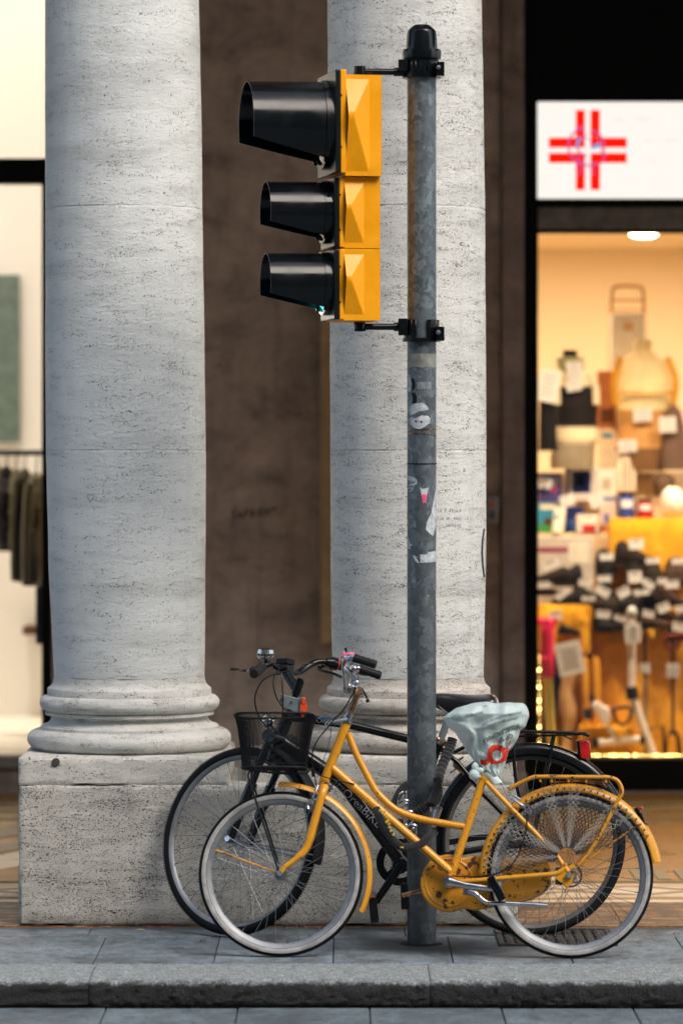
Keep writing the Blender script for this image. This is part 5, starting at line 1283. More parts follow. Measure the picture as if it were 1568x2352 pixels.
# chain guard ring, cranks, pedals
b = MB(); cb2 = D(918,1985); b.revolve([(.062,.048),(.092,.050),(.092,.056),(.062,.058)], cb2, 'y', n=40); b.revolve([(.0,.046),(.03,.046),(.03,.054),(0,.054)], cb2, 'y', n=16, closed_prof=False)
for k in range(4): a = R(45+90*k); b.tube([cb2 + Vector((.02*math.cos(a), .052, .02*math.sin(a))), cb2 + Vector((.068*math.cos(a), .052, .068*math.sin(a)))], .007, 6)
b.build('chain_ring', M['blkm'], bb)
b = MB(); b.prism([(p.x, p.z) for p in (D(930,1948), D(1100,1921), D(1215,1916), D(1217,1926), D(1100,1934), D(935,1962))], .044, .060); b.build('chain_guard', M['blkm'], bb, bev=.003)
b = MB(); b.tube([D(921,1985,-.055), D(862,2072,-.062)], [.017, .0135], 12, flat=.7); b.revolve([(0,-.064),(.016,-.062),(.020,-.05),(.02,-.04)], D(919,1987), 'y', n=16, closed_prof=False); b.build('crank', M['blkp'], bb)
SGN[0] = 1; pedal(D(857,2084,-.075), R(84), bb, w_=.095, h_=.032); 
b = MB(); b.tube([D(917,1989,.06), D(972,1905,.066)], .011, 10, flat=.7); b.build('crank', M['blkp'], bb); SGN[0] = -1; pedal(D(975,1900,.08), R(20), bb, refl=False); SGN[0] = 1
b = MB(); b.cbox(D(1058,1768,0), (.07,.05,.02), Matrix.Rotation(R(38), 4, 'Y')); b.tube([D(1040,1755,-.03), D(1063,1740,-.03)], .004, 7); b.tube([D(1032,1777,-.03), D(1052,1762,-.03)], .0025, 6); b.build('rear_brake', M['rustchrome'], bb)
b = MB(); b.ball(D(1005,1700,-.028), .012, 10); b.tube([D(1012,1712,-.03), D(1024,1704,-.035)], .010, 10); b.build('seat_clamp', M['rustchrome'], bb)
b = MB(); bb_s = TF(H0 + Vector((.33, 0, .17)))
# ring lock and reflector pieces at the fork
b = MB(); b.tube(catmull([D(556,1836,-.02), D(562,1822,-.02), D(574,1812,-.02), D(590,1806,-.02)], 4), .008, 8, flat=.4); b.build('mudguard_clip', M['greym'], bb)

# ------------------------------------------------------------------ chain locks
lk = thing('chain_lock', (X(940, 14.62), 14.62, 0), 'black fabric chain lock with yellow lettering looped round the yellow bicycle frame', 'lock')
SL = F/14.62
def Q(px, py, y=0): return Vector(((px-940)/SL, y, EYE - (py-HOR)/SL - 0))
def sleeve(pts, r_, par, nm='sleeve', wr=0, mat=None, n=5):
    pts = catmull(pts, n); rs = [r_*(1 + wr*((i % 3)-1)) for i in range(len(pts))]
    b = MB(); b.tube(pts, rs, 12, flat=.7); return b.build(nm, mat or M['fabric'], par, smooth=70)
s1_ = sleeve([Q(862,1843,-.245), Q(868,1858,-.262), Q(878,1880,-.268), Q(890,1899,-.268), Q(903,1916,-.268), Q(918,1928,-.268), Q(938,1930,-.258), Q(962,1924,-.245), Q(980,1910,-.235), Q(997,1897,-.20)], .0155, lk)
sleeve([Q(862,1843,-.20), Q(872,1862,-.05), Q(890,1885,.0), Q(925,1890,.02)], .014, lk)
sleeve([Q(938,1806,.06), Q(925,1812,.04), Q(912,1830,.0), Q(905,1850,-.02), Q(906,1857,-.02)], .017, lk)
M['yell'] = M['yprint']
b = MB()
for (px, py) in ((872,1846),(877,1851),(882,1856),(887,1861),(890,1868),(892,1876),(893,1884),(886,1872),(881,1848),(896,1892),(902,1900)):
    b.cbox(Q(px-1, py, -.2845), (.008, .003, .009), Matrix.Rotation(R(40+px % 17), 4, 'Y'))
b.build('yellow_marks', M['yprint'], lk, bev=.001)
b = MB(); b.cbox(Q(920,1929,-.283), (.012,.004,.005)); b.build('yellow_marks', M['yprint'], lk)
b = MB()
def link(c, ang, r_=.011, l_=.022):
    pts = []
    for k in range(16):
        a = 2*PI*k/16; pts.append(Vector(c) + Matrix.Rotation(ang, 3, 'Y') @ Vector((r_*math.cos(a), .004*math.sin(2*a), l_*math.sin(a))))
    b.tube(pts, .0042, 7, closed=True)
for i, (px, py) in enumerate(((921,1830),(925,1842),(930,1854),(934,1866),(939,1880),(942,1896),(946,1908))): link(Q(px, py, -.03 - .012*i), R(25 + 50*(i % 2)))
b.build('chain_link', M['chrome'], lk)
lk2 = thing('spiral_cable_lock', (X(985, 14.66), 14.66, 0), 'crinkled black sleeved cable lock hanging from the black seat tube in front of the pole', 'lock')
SQ = F/14.66
def Q2(px, py, y=0): return Vector(((px-985)/SQ, y, EYE - (py-HOR)/SQ))
def crinkle(pts, r_, par):
    pts = catmull(pts, 12); rs = [r_*(1 + .16*math.sin(i*1.5)) for i in range(len(pts))]
    b = MB(); b.tube(pts, rs, 12); return b.build('sleeve', M['fabric'], par, smooth=70)
crinkle([Q2(944,1874,-.07), Q2(958,1862,-.08), Q2(975,1850,-.085), Q2(992,1840,-.08), Q2(1003,1825,-.02), Q2(1006,1800,.08), Q2(1016,1770,.16), Q2(1028,1745,.20), Q2(1038,1722,.23), Q2(1043,1706,.24)], .0185, lk2)
sleeve([Q2(1003,1787,-.03), Q2(1006,1800,-.05), Q2(1000,1815,-.07), Q2(996,1828,-.09), Q2(988,1842,-.11)], .018, lk2)
b = MB(); b.cbox(Q2(1014,1799,-.066), (.005,.004,.02)); b.build('yellow_marks', M['yprint'], lk2)
b = MB(); pa, pb3 = Q2(1003,1850,-.16), Q2(994,1876,-.17); b.tube([pa, pb3], .0150, 14); b.build('lock_barrel', M['chrome'], lk2, bev=.002)
b = MB(); b.tube([pa + Vector((0,-.002,.006)), pa + Vector((0,0,-.002))], .0162, 14); b.tube(catmull([pb3, Q2(990,1884,-.165), Q2(993,1890,-.16), Q2(998,1882,-.15), pb3 + Vector((.004,.01,0))], 4), .004, 7); b.tube([Q2(987,1846,-.14), Q2(986,1858,-.14)], .0045, 8); b.build('shackle', M['chrome'], lk2)

# cast iron drain cover in the pavement
xg0, xg1 = X(1137, 15.05), X(1402, 15.05); yg0, yg1 = GY(2174), GY(2137)
dc = thing('drain_cover', ((xg0+xg1)/2, (yg0+yg1)/2, 0), 'rusty cast iron drain cover with a raised grid under the rear wheels', 'drain cover')
a_, c_ = (xg1-xg0)/2, (yg1-yg0)/2
b = MB(); b.box(-a_, a_, -c_, c_, -.02, .004); b.build('plate', M['iron'], dc)
b = MB(); b.box(-a_, a_, -c_, -c_+.02, .0041, .009); b.box(-a_, a_, c_-.02, c_, .0041, .009); b.box(-a_, -a_+.02, -c_+.021, c_-.021, .0041, .009); b.box(a_-.02, a_, -c_+.021, c_-.021, .0041, .009)
nx_, ny_ = int(2*a_/.038), int(2*c_/.045)
for i in range(nx_ - 1):
    for j in range(ny_ - 1):
        b.cbox((-a_ + .036 + i*(2*a_-.06)/(nx_-1), -c_ + .045 + j*(2*c_-.07)/(ny_-1), .0065), (.022, .014, .005), Matrix.Rotation(R(45 if (i+j) % 2 else -45), 4, 'Z'))
b.build('raised_grid', M['iron'], dc)
# ------------------------------------------------------------------ goods in the right shop window
_mc = {}
def mc(r, g, b_, rough=.7, var=.12, name=None):
    k = (r, g, b_, rough)
    if k not in _mc:
        c = srgb(r, g, b_); _mc[k] = simple(name or 'goods_colour', c[:3], rough, var=var, vscale=14, spec=.15 if sum(c[:3]) < .2 else .4)
    return _mc[k]
TAGM = simple('white_price_card', (.78,.74,.70), .7)
TXT = simple('printed_lines', (.35,.31,.28), .8)
def at(px, py, d): return Vector((X(px, d), d, Z(py, d)))
def loc_(o, px, py, d): return Vector((X(px, d), d, Z(py, d))) - o.location
def card(parent, px, py, w_, h_, d, ang=0, name='price_tag', lines=3, mat=None, thick=.002, txt=None):
    k = d/F; w_ *= 1.0; c = at(px, py, d) - parent.location; Mr = Matrix.Translation(c) @ Matrix.Rotation(R(-ang), 4, 'Y')
    b = MB(); b.box(-w_*k/2, w_*k/2, -thick/2, thick/2, -h_*k/2, h_*k/2, M=Mr); o = b.build(name, mat or TAGM, parent)
    b = MB()
    for i in range(lines):
        z = h_*k*(.3 - .6*i/max(1, lines-1)); ww = w_*k*random.uniform(.25, .4); b.box(-ww, ww, -thick/2 - .0012, -thick/2 - .0002, z - h_*k*.10/lines, z + h_*k*.10/lines, M=Mr)
    if lines: b.build('printed_lines', TXT, o)
    return o
def boxy(name, label, cat, x0, x1, y0, y1, d, dep, mat, ang=0, bands=(), group=None, cards=()):
    k = d/F; cx, cy = (x0+x1)/2, (y0+y1)/2
    t = thing(name, (X(cx, d), d, Z(y1, d)), label, cat, group)
    w_, h_ = (x1-x0)*k, (y1-y0)*k; Mr = Matrix.Translation((0,0,h_/2)) @ Matrix.Rotation(R(-ang), 4, 'Y')
    b = MB(); b.box(-w_/2, w_/2, 0, dep, -h_/2, h_/2, M=Mr); b.build('carton', mat, t, bev=.002)
    for (u0, u1, v0, v1, m_) in bands:      # fractions from the left / bottom
        b = MB(); b.box(-w_/2 + w_*u0, -w_/2 + w_*u1, -.002, -.0003, -h_/2 + h_*v0, -h_/2 + h_*v1, M=Mr); b.build('printed_panel', m_, t)
    for cd in cards: card(t, *cd)
    return t
CRE = mc(235,215,185); NAV = mc(28,38,95); BLU = mc(40,90,165); RED = mc(190,30,35); PUR = mc(70,60,120); TEA = mc(40,140,175); GRN = mc(60,140,70); BEI = mc(215,190,150); BRN = mc(95,60,35); ORB = mc(180,110,60); GRY = mc(190,175,155); YEL = mc(225,160,30, .85, .2); YEL2 = mc(200,130,15, .85, .2); BLK = mc(18,16,16); CRM = mc(240,215,160)
# tiers: wooden stepped stand with yellow cloth
st_ = thing('display_stand', (X(1400, 22.75), 22.75, RZ), 'stepped display stand covered with yellow cloth in the right window', 'display stand')
def tier(px0, px1, pyt, d0, d1, mat, nm='shelf', pb=None):
    b = MB(); zt_ = Z(pyt, d0); zb2 = RZ if pb is None else Z(pb, d0)
    x0, x1 = X(px0, d0), X(px1, d0); nx = 40
    def fr(u, v):
        x = x0 + (x1-x0)*u; z = zt_ + (zb2-zt_)*v; f_ = (noise.noise(Vector((x*7, z*1.4, d0)))*.045 + noise.noise(Vector((x*19, z*2, d0)))*.018)*min(1, v*3)
        return (x, d0 - .02 - abs(f_) if v > 0 else d0 - .004, z)
    b.grid(fr, nx, 12); b.box(x0 + .002, x1 - .002, d0, d1, zb2, zt_ - .001)
    o = b.build(nm, mat, st_, smooth=60)
    for v_ in o.data.vertices: v_.co -= st_.location
    return o
tier(1236, 1600, 1224, 22.9, 23.85, mc(200,170,130), pb=1330)                 # shelf of boxes
tier(1236, 1600, 1330, 22.85, 23.85, YEL2)
tier(1400, 1620, 1190, 22.7, 22.89, YEL, 'yellow_cloth', pb=1420)
tier(1236, 1600, 1392, 22.55, 22.83, YEL2)
tier(1360, 1620, 1445, 22.43, 22.54, YEL, 'yellow_cloth')
tier(1236, 1355, 1388, 22.35, 22.54, YEL, 'yellow_cloth', pb=1500)
tier(1330, 1450, 1670, 22.2, 22.42, YEL, 'yellow_cloth')
b = MB(); b.box(X(1236, 23.45), X(1600, 23.45), 23.86, 23.9, RZ, Z(1150, 23.85)); o = b.build('back_board', BEI, st_)
for v_ in o.data.vertices: v_.co -= st_.location
tier(1236, 1620, 1085, 23.45, 23.83, BEI, 'upper_shelf', pb=1230)

# shopping trolley with white bag
t = thing('shopping_trolley', (X(1438, 23.75), 23.75, Z(1085,23.75)), 'tall white shopping trolley with a tan tube handle, standing highest in the right window', 'trolley')
b = MB(); q_ = lambda px, py, y=0: loc_(t, px, py, 23.75) + Vector((0, y, 0))
b.tube(catmull([q_(1399,1080), q_(1400,830), q_(1402,720), q_(1405,672), q_(1412,659), q_(1440,657), q_(1468,659), q_(1476,672), q_(1478,720), q_(1479,830), q_(1480,1080)], 5), .010, 8); b.tube([q_(1404,690), q_(1477,690)], .008, 8); b.tube([q_(1404,712), q_(1477,712)], .006, 8); b.build('handle', mc(200,150,90), t)
b = MB(); p0, p1 = q_(1399,1084), q_(1477,720); b.box(p0.x, p1.x, -.16, -.012, p0.z, p1.z); b.build('bag', mc(255,248,240), t, bev=.03, seg=4); b = MB(); c = q_(1437,752,-.163); b.cbox(c, (.06,.004,.05)); b.build('badge', mc(225,180,140), t)

def torso(name, label, d, prof, mats, cat='mannequin'):
    # prof rows: (row, left, right, depth, material index)
    rows = sorted(prof); base = rows[-1][0]; cx = (rows[0][1]+rows[0][2])/2
    t = thing(name, (X(cx, d), d, Z(base, d)), label, cat); 
    groups = []
    for mi in sorted(set(r_[4] for r_ in rows)):
        pass
    k = d/F; ys_ = []; y = rows[0][0]
    while y <= base: ys_.append(y); y += 3
    cur = None; rings = []; outp = []
    for y in ys_:
        prev = [r_ for r_ in rows if r_[0] <= y][-1]; l_, r2, dp = interp([(r_[0], r_[1], r_[2], r_[3]) for r_ in rows], y); mi = prev[4]
        ring = []
        for j in range(28):
            a = 2*PI*j/28; ring.append(Vector((((l_+r2)/2 - cx)*k + (r2-l_)/2*k*math.copysign(abs(math.cos(a))**.85, math.cos(a)), dp*math.sin(a), Z(y, d) - Z(base, d))))
        if cur is not None and mi != cur: outp.append((cur, rings + [ring])); rings = []
        cur = mi; rings.append(ring)
    outp.append((cur, rings))
    for mi, rg in outp:
        if len(rg) > 1: b = MB(); b.loft(rg); b.build(mats[mi][0], mats[mi][1], t, smooth=60)
    return t
tA = torso('mannequin_torso', 'dark vested mannequin torso wearing a cervical collar and cream shoulder brace', 23.2,
      [(804,1292,1324,.03,0),(819,1291,1326,.03,1),(822,1276,1340,.06,1),(848,1280,1340,.06,1),(855,1296,1332,.06,2),(862,1284,1350,.08,2),(874,1272,1366,.09,2),(888,1268,1371,.10,3),(930,1274,1372,.11,3),(972,1276,1370,.10,3),(980,1268,1374,.11,4),(1012,1264,1376,.12,4),(1018,1270,1366,.11,5),(1052,1262,1364,.11,5),(1078,1264,1362,.10,5)],
      [('neck_cap', BLK), ('neck_brace', mc(150,150,110)), ('shoulder_brace', mc(220,205,170)), ('vest', mc(30,24,22)), ('belt', mc(235,215,175)), ('skirt', mc(150,135,110))])
b = MB(); q_ = lambda px, py, y: loc_(tA, px, py, 23.2) + Vector((0,y,0))
for pts in ([(1284,862,-.07),(1276,890,-.10),(1276,930,-.11)], [(1352,862,-.07),(1364,890,-.10),(1366,930,-.11)]): b.tube(catmull([q_(*p) for p in pts], 4), .022, 8, flat=.5)
b.build('brace_strap', mc(220,205,170), tA)
card(tA, 1318, 851, 36, 42, 23.08, 4); card(tA, 1317, 886, 34, 24, 23.05, 10)
tB = torso('mannequin_bust', 'cream female mannequin bust with yellow shoulder straps and tan corset', 23.35,
      [(780,1458,1496,.035,0),(788,1454,1497,.045,0),(806,1456,1496,.04,0),(818,1440,1510,.06,0),(826,1418,1530,.08,0),(860,1412,1542,.11,0),(895,1412,1544,.13,0),(910,1416,1540,.12,0),(940,1418,1536,.10,1),(975,1424,1530,.09,1),(1000,1420,1532,.10,1),(1028,1412,1540,.11,2),(1060,1424,1530,.11,2),(1085,1432,1520,.10,2)],
      [('bust', mc(248,225,170)), ('corset', mc(205,150,85)), ('brief', mc(120,85,50))])
b = MB(); q_ = lambda px, py, y: loc_(tB, px, py, 23.35) + Vector((0,y,0))
for pts in ([(1422,822,-.06),(1412,850,-.10),(1406,880,-.10),(1412,930,-.08)], [(1530,822,-.06),(1541,850,-.10),(1548,880,-.10),(1542,930,-.08)]): b.tube(catmull([q_(*p) for p in pts], 4), .018, 8, flat=.5)
b.tube([q_(1420,903,-.135), q_(1478,908,-.15), q_(1538,903,-.135)], .006, 6); b.build('strap', YEL, tB); card(tB, 1475, 952, 42, 32, 23.21, 2)
t = torso('hanging_dress', 'black hanging garment with a tilted white price sheet at the left of the window', 23.05, [(880,1236,1262,.03,0),(900,1238,1272,.05,0),(960,1237,1276,.06,0),(1036,1236,1280,.07,0)], [('garment', BLK)], 'garment')
card(t, 1258, 886, 46, 74, 22.95, -12, lines=5)
boxy('tan_panel_box', 'tall orange-brown box between the dark torso and the cream bust', 'box', 1372, 1413, 852, 985, 23.55, .10, ORB, bands=((.15,.85,.1,.35,BRN),))
boxy('white_panel_box', 'tall cream box standing directly right of the dark mannequin', 'box', 1374, 1413, 985, 1078, 23.5, .1, mc(240,215,180), bands=((.2,.8,.78,.9,TEA),(.15,.85,.1,.5,CRE)))
t = thing('hanging_bag', (X(1545, 23.25), 23.25, Z(1085, 23.25)), 'brown-grey fabric bag with a white price card at the right of the cream bust', 'bag')
b = MB(); rg = [[loc_(t, 1545 + rx*math.cos(a), py, 23.25) + Vector((0, .06*math.sin(a), 0)) for a in [2*PI*j/20 for j in range(20)]] for py, rx in ((930,6),(945,18),(980,26),(1040,30),(1080,28))]; b.loft(rg); b.build('pouch', mc(110,85,70), t, smooth=60); card(t, 1532, 975, 38, 36, 23.15, 3)
# boxes, two rows
DB = 23.
boxy('medicine_box', 'purple and white box at the left edge, stacked above the blue landscape box', 'box', 1237, 1290, 1086, 1154, DB+.22, .12, PUR, bands=((.1,.9,.55,.9,mc(150,145,180)),(.55,.75,.35,.5,RED)), cards=((1250,1050+60,30,22,DB+.18,-8),))
boxy('landscape_box', 'box with a teal sky and green meadow picture at the left edge', 'box', 1236, 1278, 1156, 1224, DB-.05, .10, TEA, bands=((.0,1,.0,.3,GRN),(.3,.75,.25,.5,BRN),(.1,.9,.8,.95,CRE)))
boxy('device_box', 'white box with a navy panel showing a device, beside the purple box', 'box', 1298, 1366, 1060, 1150, DB+.25, .12, mc(225,215,210), bands=((.22,.85,.2,.75,NAV),(.35,.65,.38,.62,CRE),(.0,.1,0,1,NAV),(.7,.95,.82,.95,YEL)))
boxy('white_box', 'white box with a small grey picture and blue corner', 'box', 1368, 1414, 1076, 1150, DB+.24, .1, mc(235,222,205), bands=((.3,.75,.35,.7,GRY),(.3,1,.0,.12,BLU)))
boxy('striped_box', 'tall white box with thin vertical stripes under the cream bust', 'box', 1417, 1459, 1040, 1128, DB+.26, .1, mc(240,222,195), bands=((.3,.36,.05,.8,BRN),(.5,.55,.05,.8,BRN),(.72,.78,.05,.8,BRN)), cards=((1440,1024,42,28,DB+.22,3),))
boxy('blue_box', 'dark blue box below the navy-panelled device box', 'box', 1296, 1340, 1164, 1224, DB, .12, NAV, bands=((.05,.9,.05,.5,BLU),), cards=((1302,1150,32,26,DB-.12,18),))
boxy('red_label_box', 'white box with a red label on the front row', 'box', 1324, 1374, 1182, 1224, DB-.12, .12, mc(230,215,200), bands=((.25,.85,.05,.45,RED),))
boxy('photo_box', 'small box with a brownish photo print right of the red label box', 'box', 1376, 1412, 1150, 1224, DB-.02, .12, mc(210,185,170), bands=((.05,.95,.0,.25,ORB),(.3,.6,.3,.6,BLU)), cards=((1368,1150,32,30,DB-.14,25),))
boxy('white_leaflet', 'large cream leaflet leaning at the left edge of the box row', 'leaflet', 1270, 1296, 1165, 1224, DB-.16, .01, mc(240,228,210), ang=-6, bands=((.1,.4,.5,.7,TEA),))
for (x0, x1, y0, m_, lb) in ((1418,1456,1130,mc(50,65,140),'blue jar with a white label on the yellow cloth'), (1462,1498,1145,mc(170,20,25),'red jar with a white label on the yellow cloth')):
    k = 22.75/F; t = thing('jar', (X((x0+x1)/2, 22.77), 22.77, Z(1190,22.77)), lb, 'jar')
    b = MB(); r_ = (x1-x0)/2*k; h_ = (1190-y0)*k; b.revolve([(0,0),(r_*.95,0),(r_,h_*.1),(r_,h_*.75),(r_*.8,h_*.85),(0,h_*.85)], (0,0,0), 'z', n=24, closed_prof=False); b.build('body', m_, t); b = MB(); b.revolve([(r_*.82,h_*.85),(r_*.82,h_),(0,h_)], (0,0,0), 'z', n=24, closed_prof=False); b.build('lid', BLK, t)
    b = MB(); b.revolve([(r_+.001,h_*.4),(r_+.001,h_*.7)], (0,0,0), 'z', R(225), R(315), 10, closed_prof=False); b.build('label', TAGM, t)
def blob(name, label, cat, px0, px1, py0, py1, d, mat, dep=.07, seed=0, amp=.25, cards=()):
    t = thing(name, (X((px0+px1)/2, d), d, Z(py1, d)), label, cat); k = d/F; a_, h_ = (px1-px0)/2*k, (py1-py0)*k
    b = MB(); rg = []
    for i in range(9):
        v = i/8; rr_ = math.sin(PI*(.12 + .80*v))**.6
        rg.append([Vector((a_*rr_*math.cos(a)*(1 + amp*noise.noise(Vector((math.cos(a)*1.5+seed, math.sin(a)*1.5, v*2)))), dep*rr_*math.sin(a), h_*v*(1 - .15*noise.noise(Vector((math.cos(a)*2, seed, v))))) ) for a in [2*PI*j/18 for j in range(18)]])
    b.loft(rg); b.build('body', mat, t, smooth=70)
    for cd in cards: card(t, *cd)
    return t
blob('cushion', 'brown seat cushion behind the red jar', 'cushion', 1495, 1550, 1085, 1140, 23.15, mc(95,70,50), seed=2)
blob('crumpled_paper', 'crumpled white cloth lying at the right edge of the yellow display', 'cloth', 1518, 1575, 1120, 1185, 22.79, mc(245,235,220), seed=5, amp=.5)
t = boxy('grey_carton', 'large pale grey carton with purple lettering at the left of the window', 'carton', 1234, 1364, 1234, 1330, 22.83-.02, .001, mc(205,190,175)) if False else boxy('grey_carton', 'large pale grey carton with purple lettering at the left of the window', 'carton', 1234, 1362, 1268-35, 1392, 22.57, .24, mc(200,186,172), bands=((.02,.55,.78,.85,mc(150,60,90)),(.55,.92,.62,.93,mc(225,215,195))))
# shoes: loft of a closed shoe with its price tag as a part
def shoe(px, py, d, w_, h_, mat, lab, tag_=None, flip=1, view='side', grp='dark shoes on the yellow display'):
    t = thing('shoe', (X(px, d), d, Z(py + h_/2, d)), lab, 'shoe', grp); k = d/F; a_ = w_*k/2; H = h_*k
    b = MB(); rg = []
    if view == 'side':
        for u, (hw, ht) in zip([-1,-.9,-.6,-.2,.2,.55,.85,1], [(.02,.35),(.034,.85),(.036,1.0),(.034,.80),(.038,.62),(.042,.48),(.034,.34),(.012,.16)]):
            rg.append([Vector((a_*u*flip, hw*math.cos(a), H*ht*.5 + H*ht*.5*math.sin(a))) for a in [2*PI*j/14 for j in range(14)]])
    else:
        for u, (hw, ht) in zip([-.10,-.085,-.04,.02,.08,.10], [(.4,.3),(.85,.45),(1,.62),(.9,.85),(.85,1.0),(.6,.9)]):
            rg.append([Vector((a_*hw*math.cos(a), u, H*ht*.5 + H*ht*.5*math.sin(a))) for a in [2*PI*j/14 for j in range(14)]])
    b.loft(rg); b.build('upper', mat, t, smooth=70)
    b = MB()
    if view == 'side': b.prism([(-a_, 0), (a_*1.02, 0), (a_*1.02, H*.10), (-a_, H*.14)], -.036, .036)
    else: b.box(-a_*.9, a_*.9, -.10, .10, 0, H*.12)
    b.build('sole', mc(45,35,30), t, bev=.003)
    if tag_: card(t, tag_[0], tag_[1], tag_[2], tag_[3], d - .115, tag_[4], lines=1)
    return t
SH = [BLK, mc(38,28,24), mc(60,42,32), mc(30,26,30)]
U = lambda x: 1194.3 + .2604*x
V = lambda y: 1163.7 + .2604*y
rowsS = [
 # cx, cy, w, h, mat, view, tag(cx,cy,w,h,rot), depth, label
 (1000,410,300,190,1,'side',(1020,330,130,90,4),22.61,'dark brown shoe on top of the yellow cloth heap, big card above it'),
 (740,500,150,200,0,'front',(760,440,120,60,3),22.65,'black boot left of the heap with a card across its top'),
 (1165,560,150,180,1,'front',(1165,475,120,50,3),22.59,'dark ankle boot right of the heap below the topmost shoe'),
 (1370,560,190,200,2,'front',(1390,480,110,50,2),22.61,'brown boot at the right edge of the upper shoe row'),
 (1000,560,130,150,0,'front',(1010,620,120,100,4),22.51,'black boot with a square hanging label in the middle of the display'),
 (270,600,300,120,1,'side',(270,510,150,70,22),22.43,'dark shoe at the left edge with a tilted card'),
 (420,600,220,160,3,'side',None,22.49,'purplish grey slipper behind the left dark shoe'),
 (220,720,260,100,2,'side',(200,690,110,60,3),22.4,'brown flat shoe at the far left of the lower row'),
 (450,790,300,110,0,'side',(370,770,130,60,38),22.38,'black shoe with a strongly tilted card in the left group'),
 (560,740,170,120,1,'side',(575,665,120,60,2),22.41,'dark clog right of the left group with a level card above'),
 (620,850,170,70,2,'side',(600,810,120,40,2),22.39,'low brown sandal below the dark clog'),
 (740,680,130,110,0,'front',(740,635,120,56,2),22.5,'black shoe under a level card left of the middle boot'),
 (750,830,210,170,1,'front',(725,745,130,80,-30),22.41,'dark shoe with a card tilted up to the right in the second row'),
 (920,830,180,160,0,'front',(910,755,110,85,28),22.41,'black shoe with a card tilted down in the middle of the second row'),
 (1080,820,220,150,3,'side',(1070,755,140,50,6),22.44,'black lace-up shoe right of the middle of the second row'),
 (1120,730,130,120,1,'front',(1130,680,110,60,-30),22.49,'dark shoe with a card tilted up beside the square label'),
 (1330,780,220,160,2,'side',(1335,685,120,70,2),22.47,'large brown shoe at the right end of the second row'),
 (1240,720,120,90,0,'side',(1250,655,80,50,2),22.53,'small black shoe between the tilted card and the large brown shoe'),
 (740,1020,150,130,0,'front',(730,950,120,70,-5),22.35,'black shoe at the left end of the bottom row'),
 (890,1040,170,90,1,'side',(880,985,110,44,-14),22.35,'dark slipper second in the bottom row with a thin card'),
 (1020,940,160,110,0,'side',None,22.37,'black slipper without a card behind the white tube'),
 (1190,1010,270,100,2,'side',(1130,945,100,56,-12),22.35,'brown shoe with a shiny buckle in the bottom row'),
 (1265,930,150,110,1,'side',(1262,890,110,80,25),22.39,'dark shoe under two crossed cards right of centre'),
 (1390,1110,180,120,0,'side',(1400,1060,120,80,-10),22.33,'black shoe at the right end of the bottom row'),
 (1410,960,120,90,2,'side',(1410,900,90,60,8),22.37,'brown shoe at the right edge above the bottom row'),
 (430,1080,170,70,0,'side',(310,960,110,80,4),22.31,'thin black slipper on the yellow cloth above the pink crutch'),
]
for (cx, cy, w_, h_, mi, vw, tg, d, lb) in rowsS:
    tg2 = (U(tg[0]), V(tg[1]), tg[2]*.2604, tg[3]*.2604, tg[4]) if tg else None
    shoe(U(cx), V(cy), d, w_*.2604*1.2, h_*.2604*1.3, SH[mi], lb, tg2, 1 if cx % 3 else -1, vw)
# pink crutches
PK = mc(240,45,95, .5)
for i, (x0, lb) in enumerate(((0,'bright pink crutch with a yellow pole, front one at the left edge'), (-13,'second pink crutch leaning behind the first'))):
    t = thing('crutch', (X(1262 + x0, 22.17 + i*.05), 22.17 + i*.05, RZ), lb, 'crutch'); d = 22.17 + i*.05; q_ = lambda px, py, y=0: loc_(t, px + x0, py, d) + Vector((0,y,0))
    b = MB(); b.tube(catmull([q_(1248,1432), q_(1257,1424), q_(1262,1450), q_(1262,1500), q_(1264,1555)], 4), [.018]*8 + [.022]*8 + [.016], 10); b.tube(catmull([q_(1275,1420), q_(1268,1440), q_(1262,1460)], 4), .014, 8); b.tube([q_(1262,1515), q_(1245,1512)], .013, 8); b.build('handle', PK, t)
    b = MB(); b.tube([q_(1264,1553), q_(1268,1650), q_(1277,1735)], .0095, 8); b.build('pole', mc(240,215,90), t); b = MB(); b.tube([q_(1276,1728), q_(1277.5,1738.5)], .015, 10); b.build('rubber_tip', BLK, t)
t = thing('price_sheet', (X(1308, 22.13), 22.13, Z(1552, 22.13)), 'tilted white printed price sheet hanging in front of the mannequin leg', 'price sheet'); card(t, 1308, 1512, 60, 76, 22.13, 12, name='sheet', lines=8)
t = thing('leg_mannequin', (X(1305, 22.35), 22.35, RZ), 'beige mannequin leg in a support stocking behind the pink crutches', 'mannequin leg')
b = MB(); rg = []
for py, cx, rx in ((1500,1316,25),(1540,1314, 23.45),(1570,1306,18),(1590,1300,17),(1625,1305,20),(1655,1307,16),(1690,1303,12),(1710,1302,12),(1728,1296,17),(1737,1290,22)):
    rg.append([loc_(t, cx + rx*math.cos(a), py, 22.35) + Vector((0, rx*.0023*math.sin(a), 0)) for a in [2*PI*j/20 for j in range(20)]])
b.loft(rg); b.build('stocking', mc(215,175,115), t, smooth=80)
b = MB(); rg = [[loc_(t, cx + rx*math.cos(a), py, 22.43) + Vector((0, rx*.002*math.sin(a), 0)) for a in [2*PI*j/16 for j in range(16)]] for py, cx, rx in ((1500,1282,16),(1560,1276,15),(1620,1264,14),(1680,1256,12),(1736,1250,14))]; b.loft(rg); 
t2 = thing('leg_mannequin', t.location, 'dark navy mannequin leg behind the beige one', 'mannequin leg'); b.build('stocking', mc(25,28,45), t2, smooth=80)
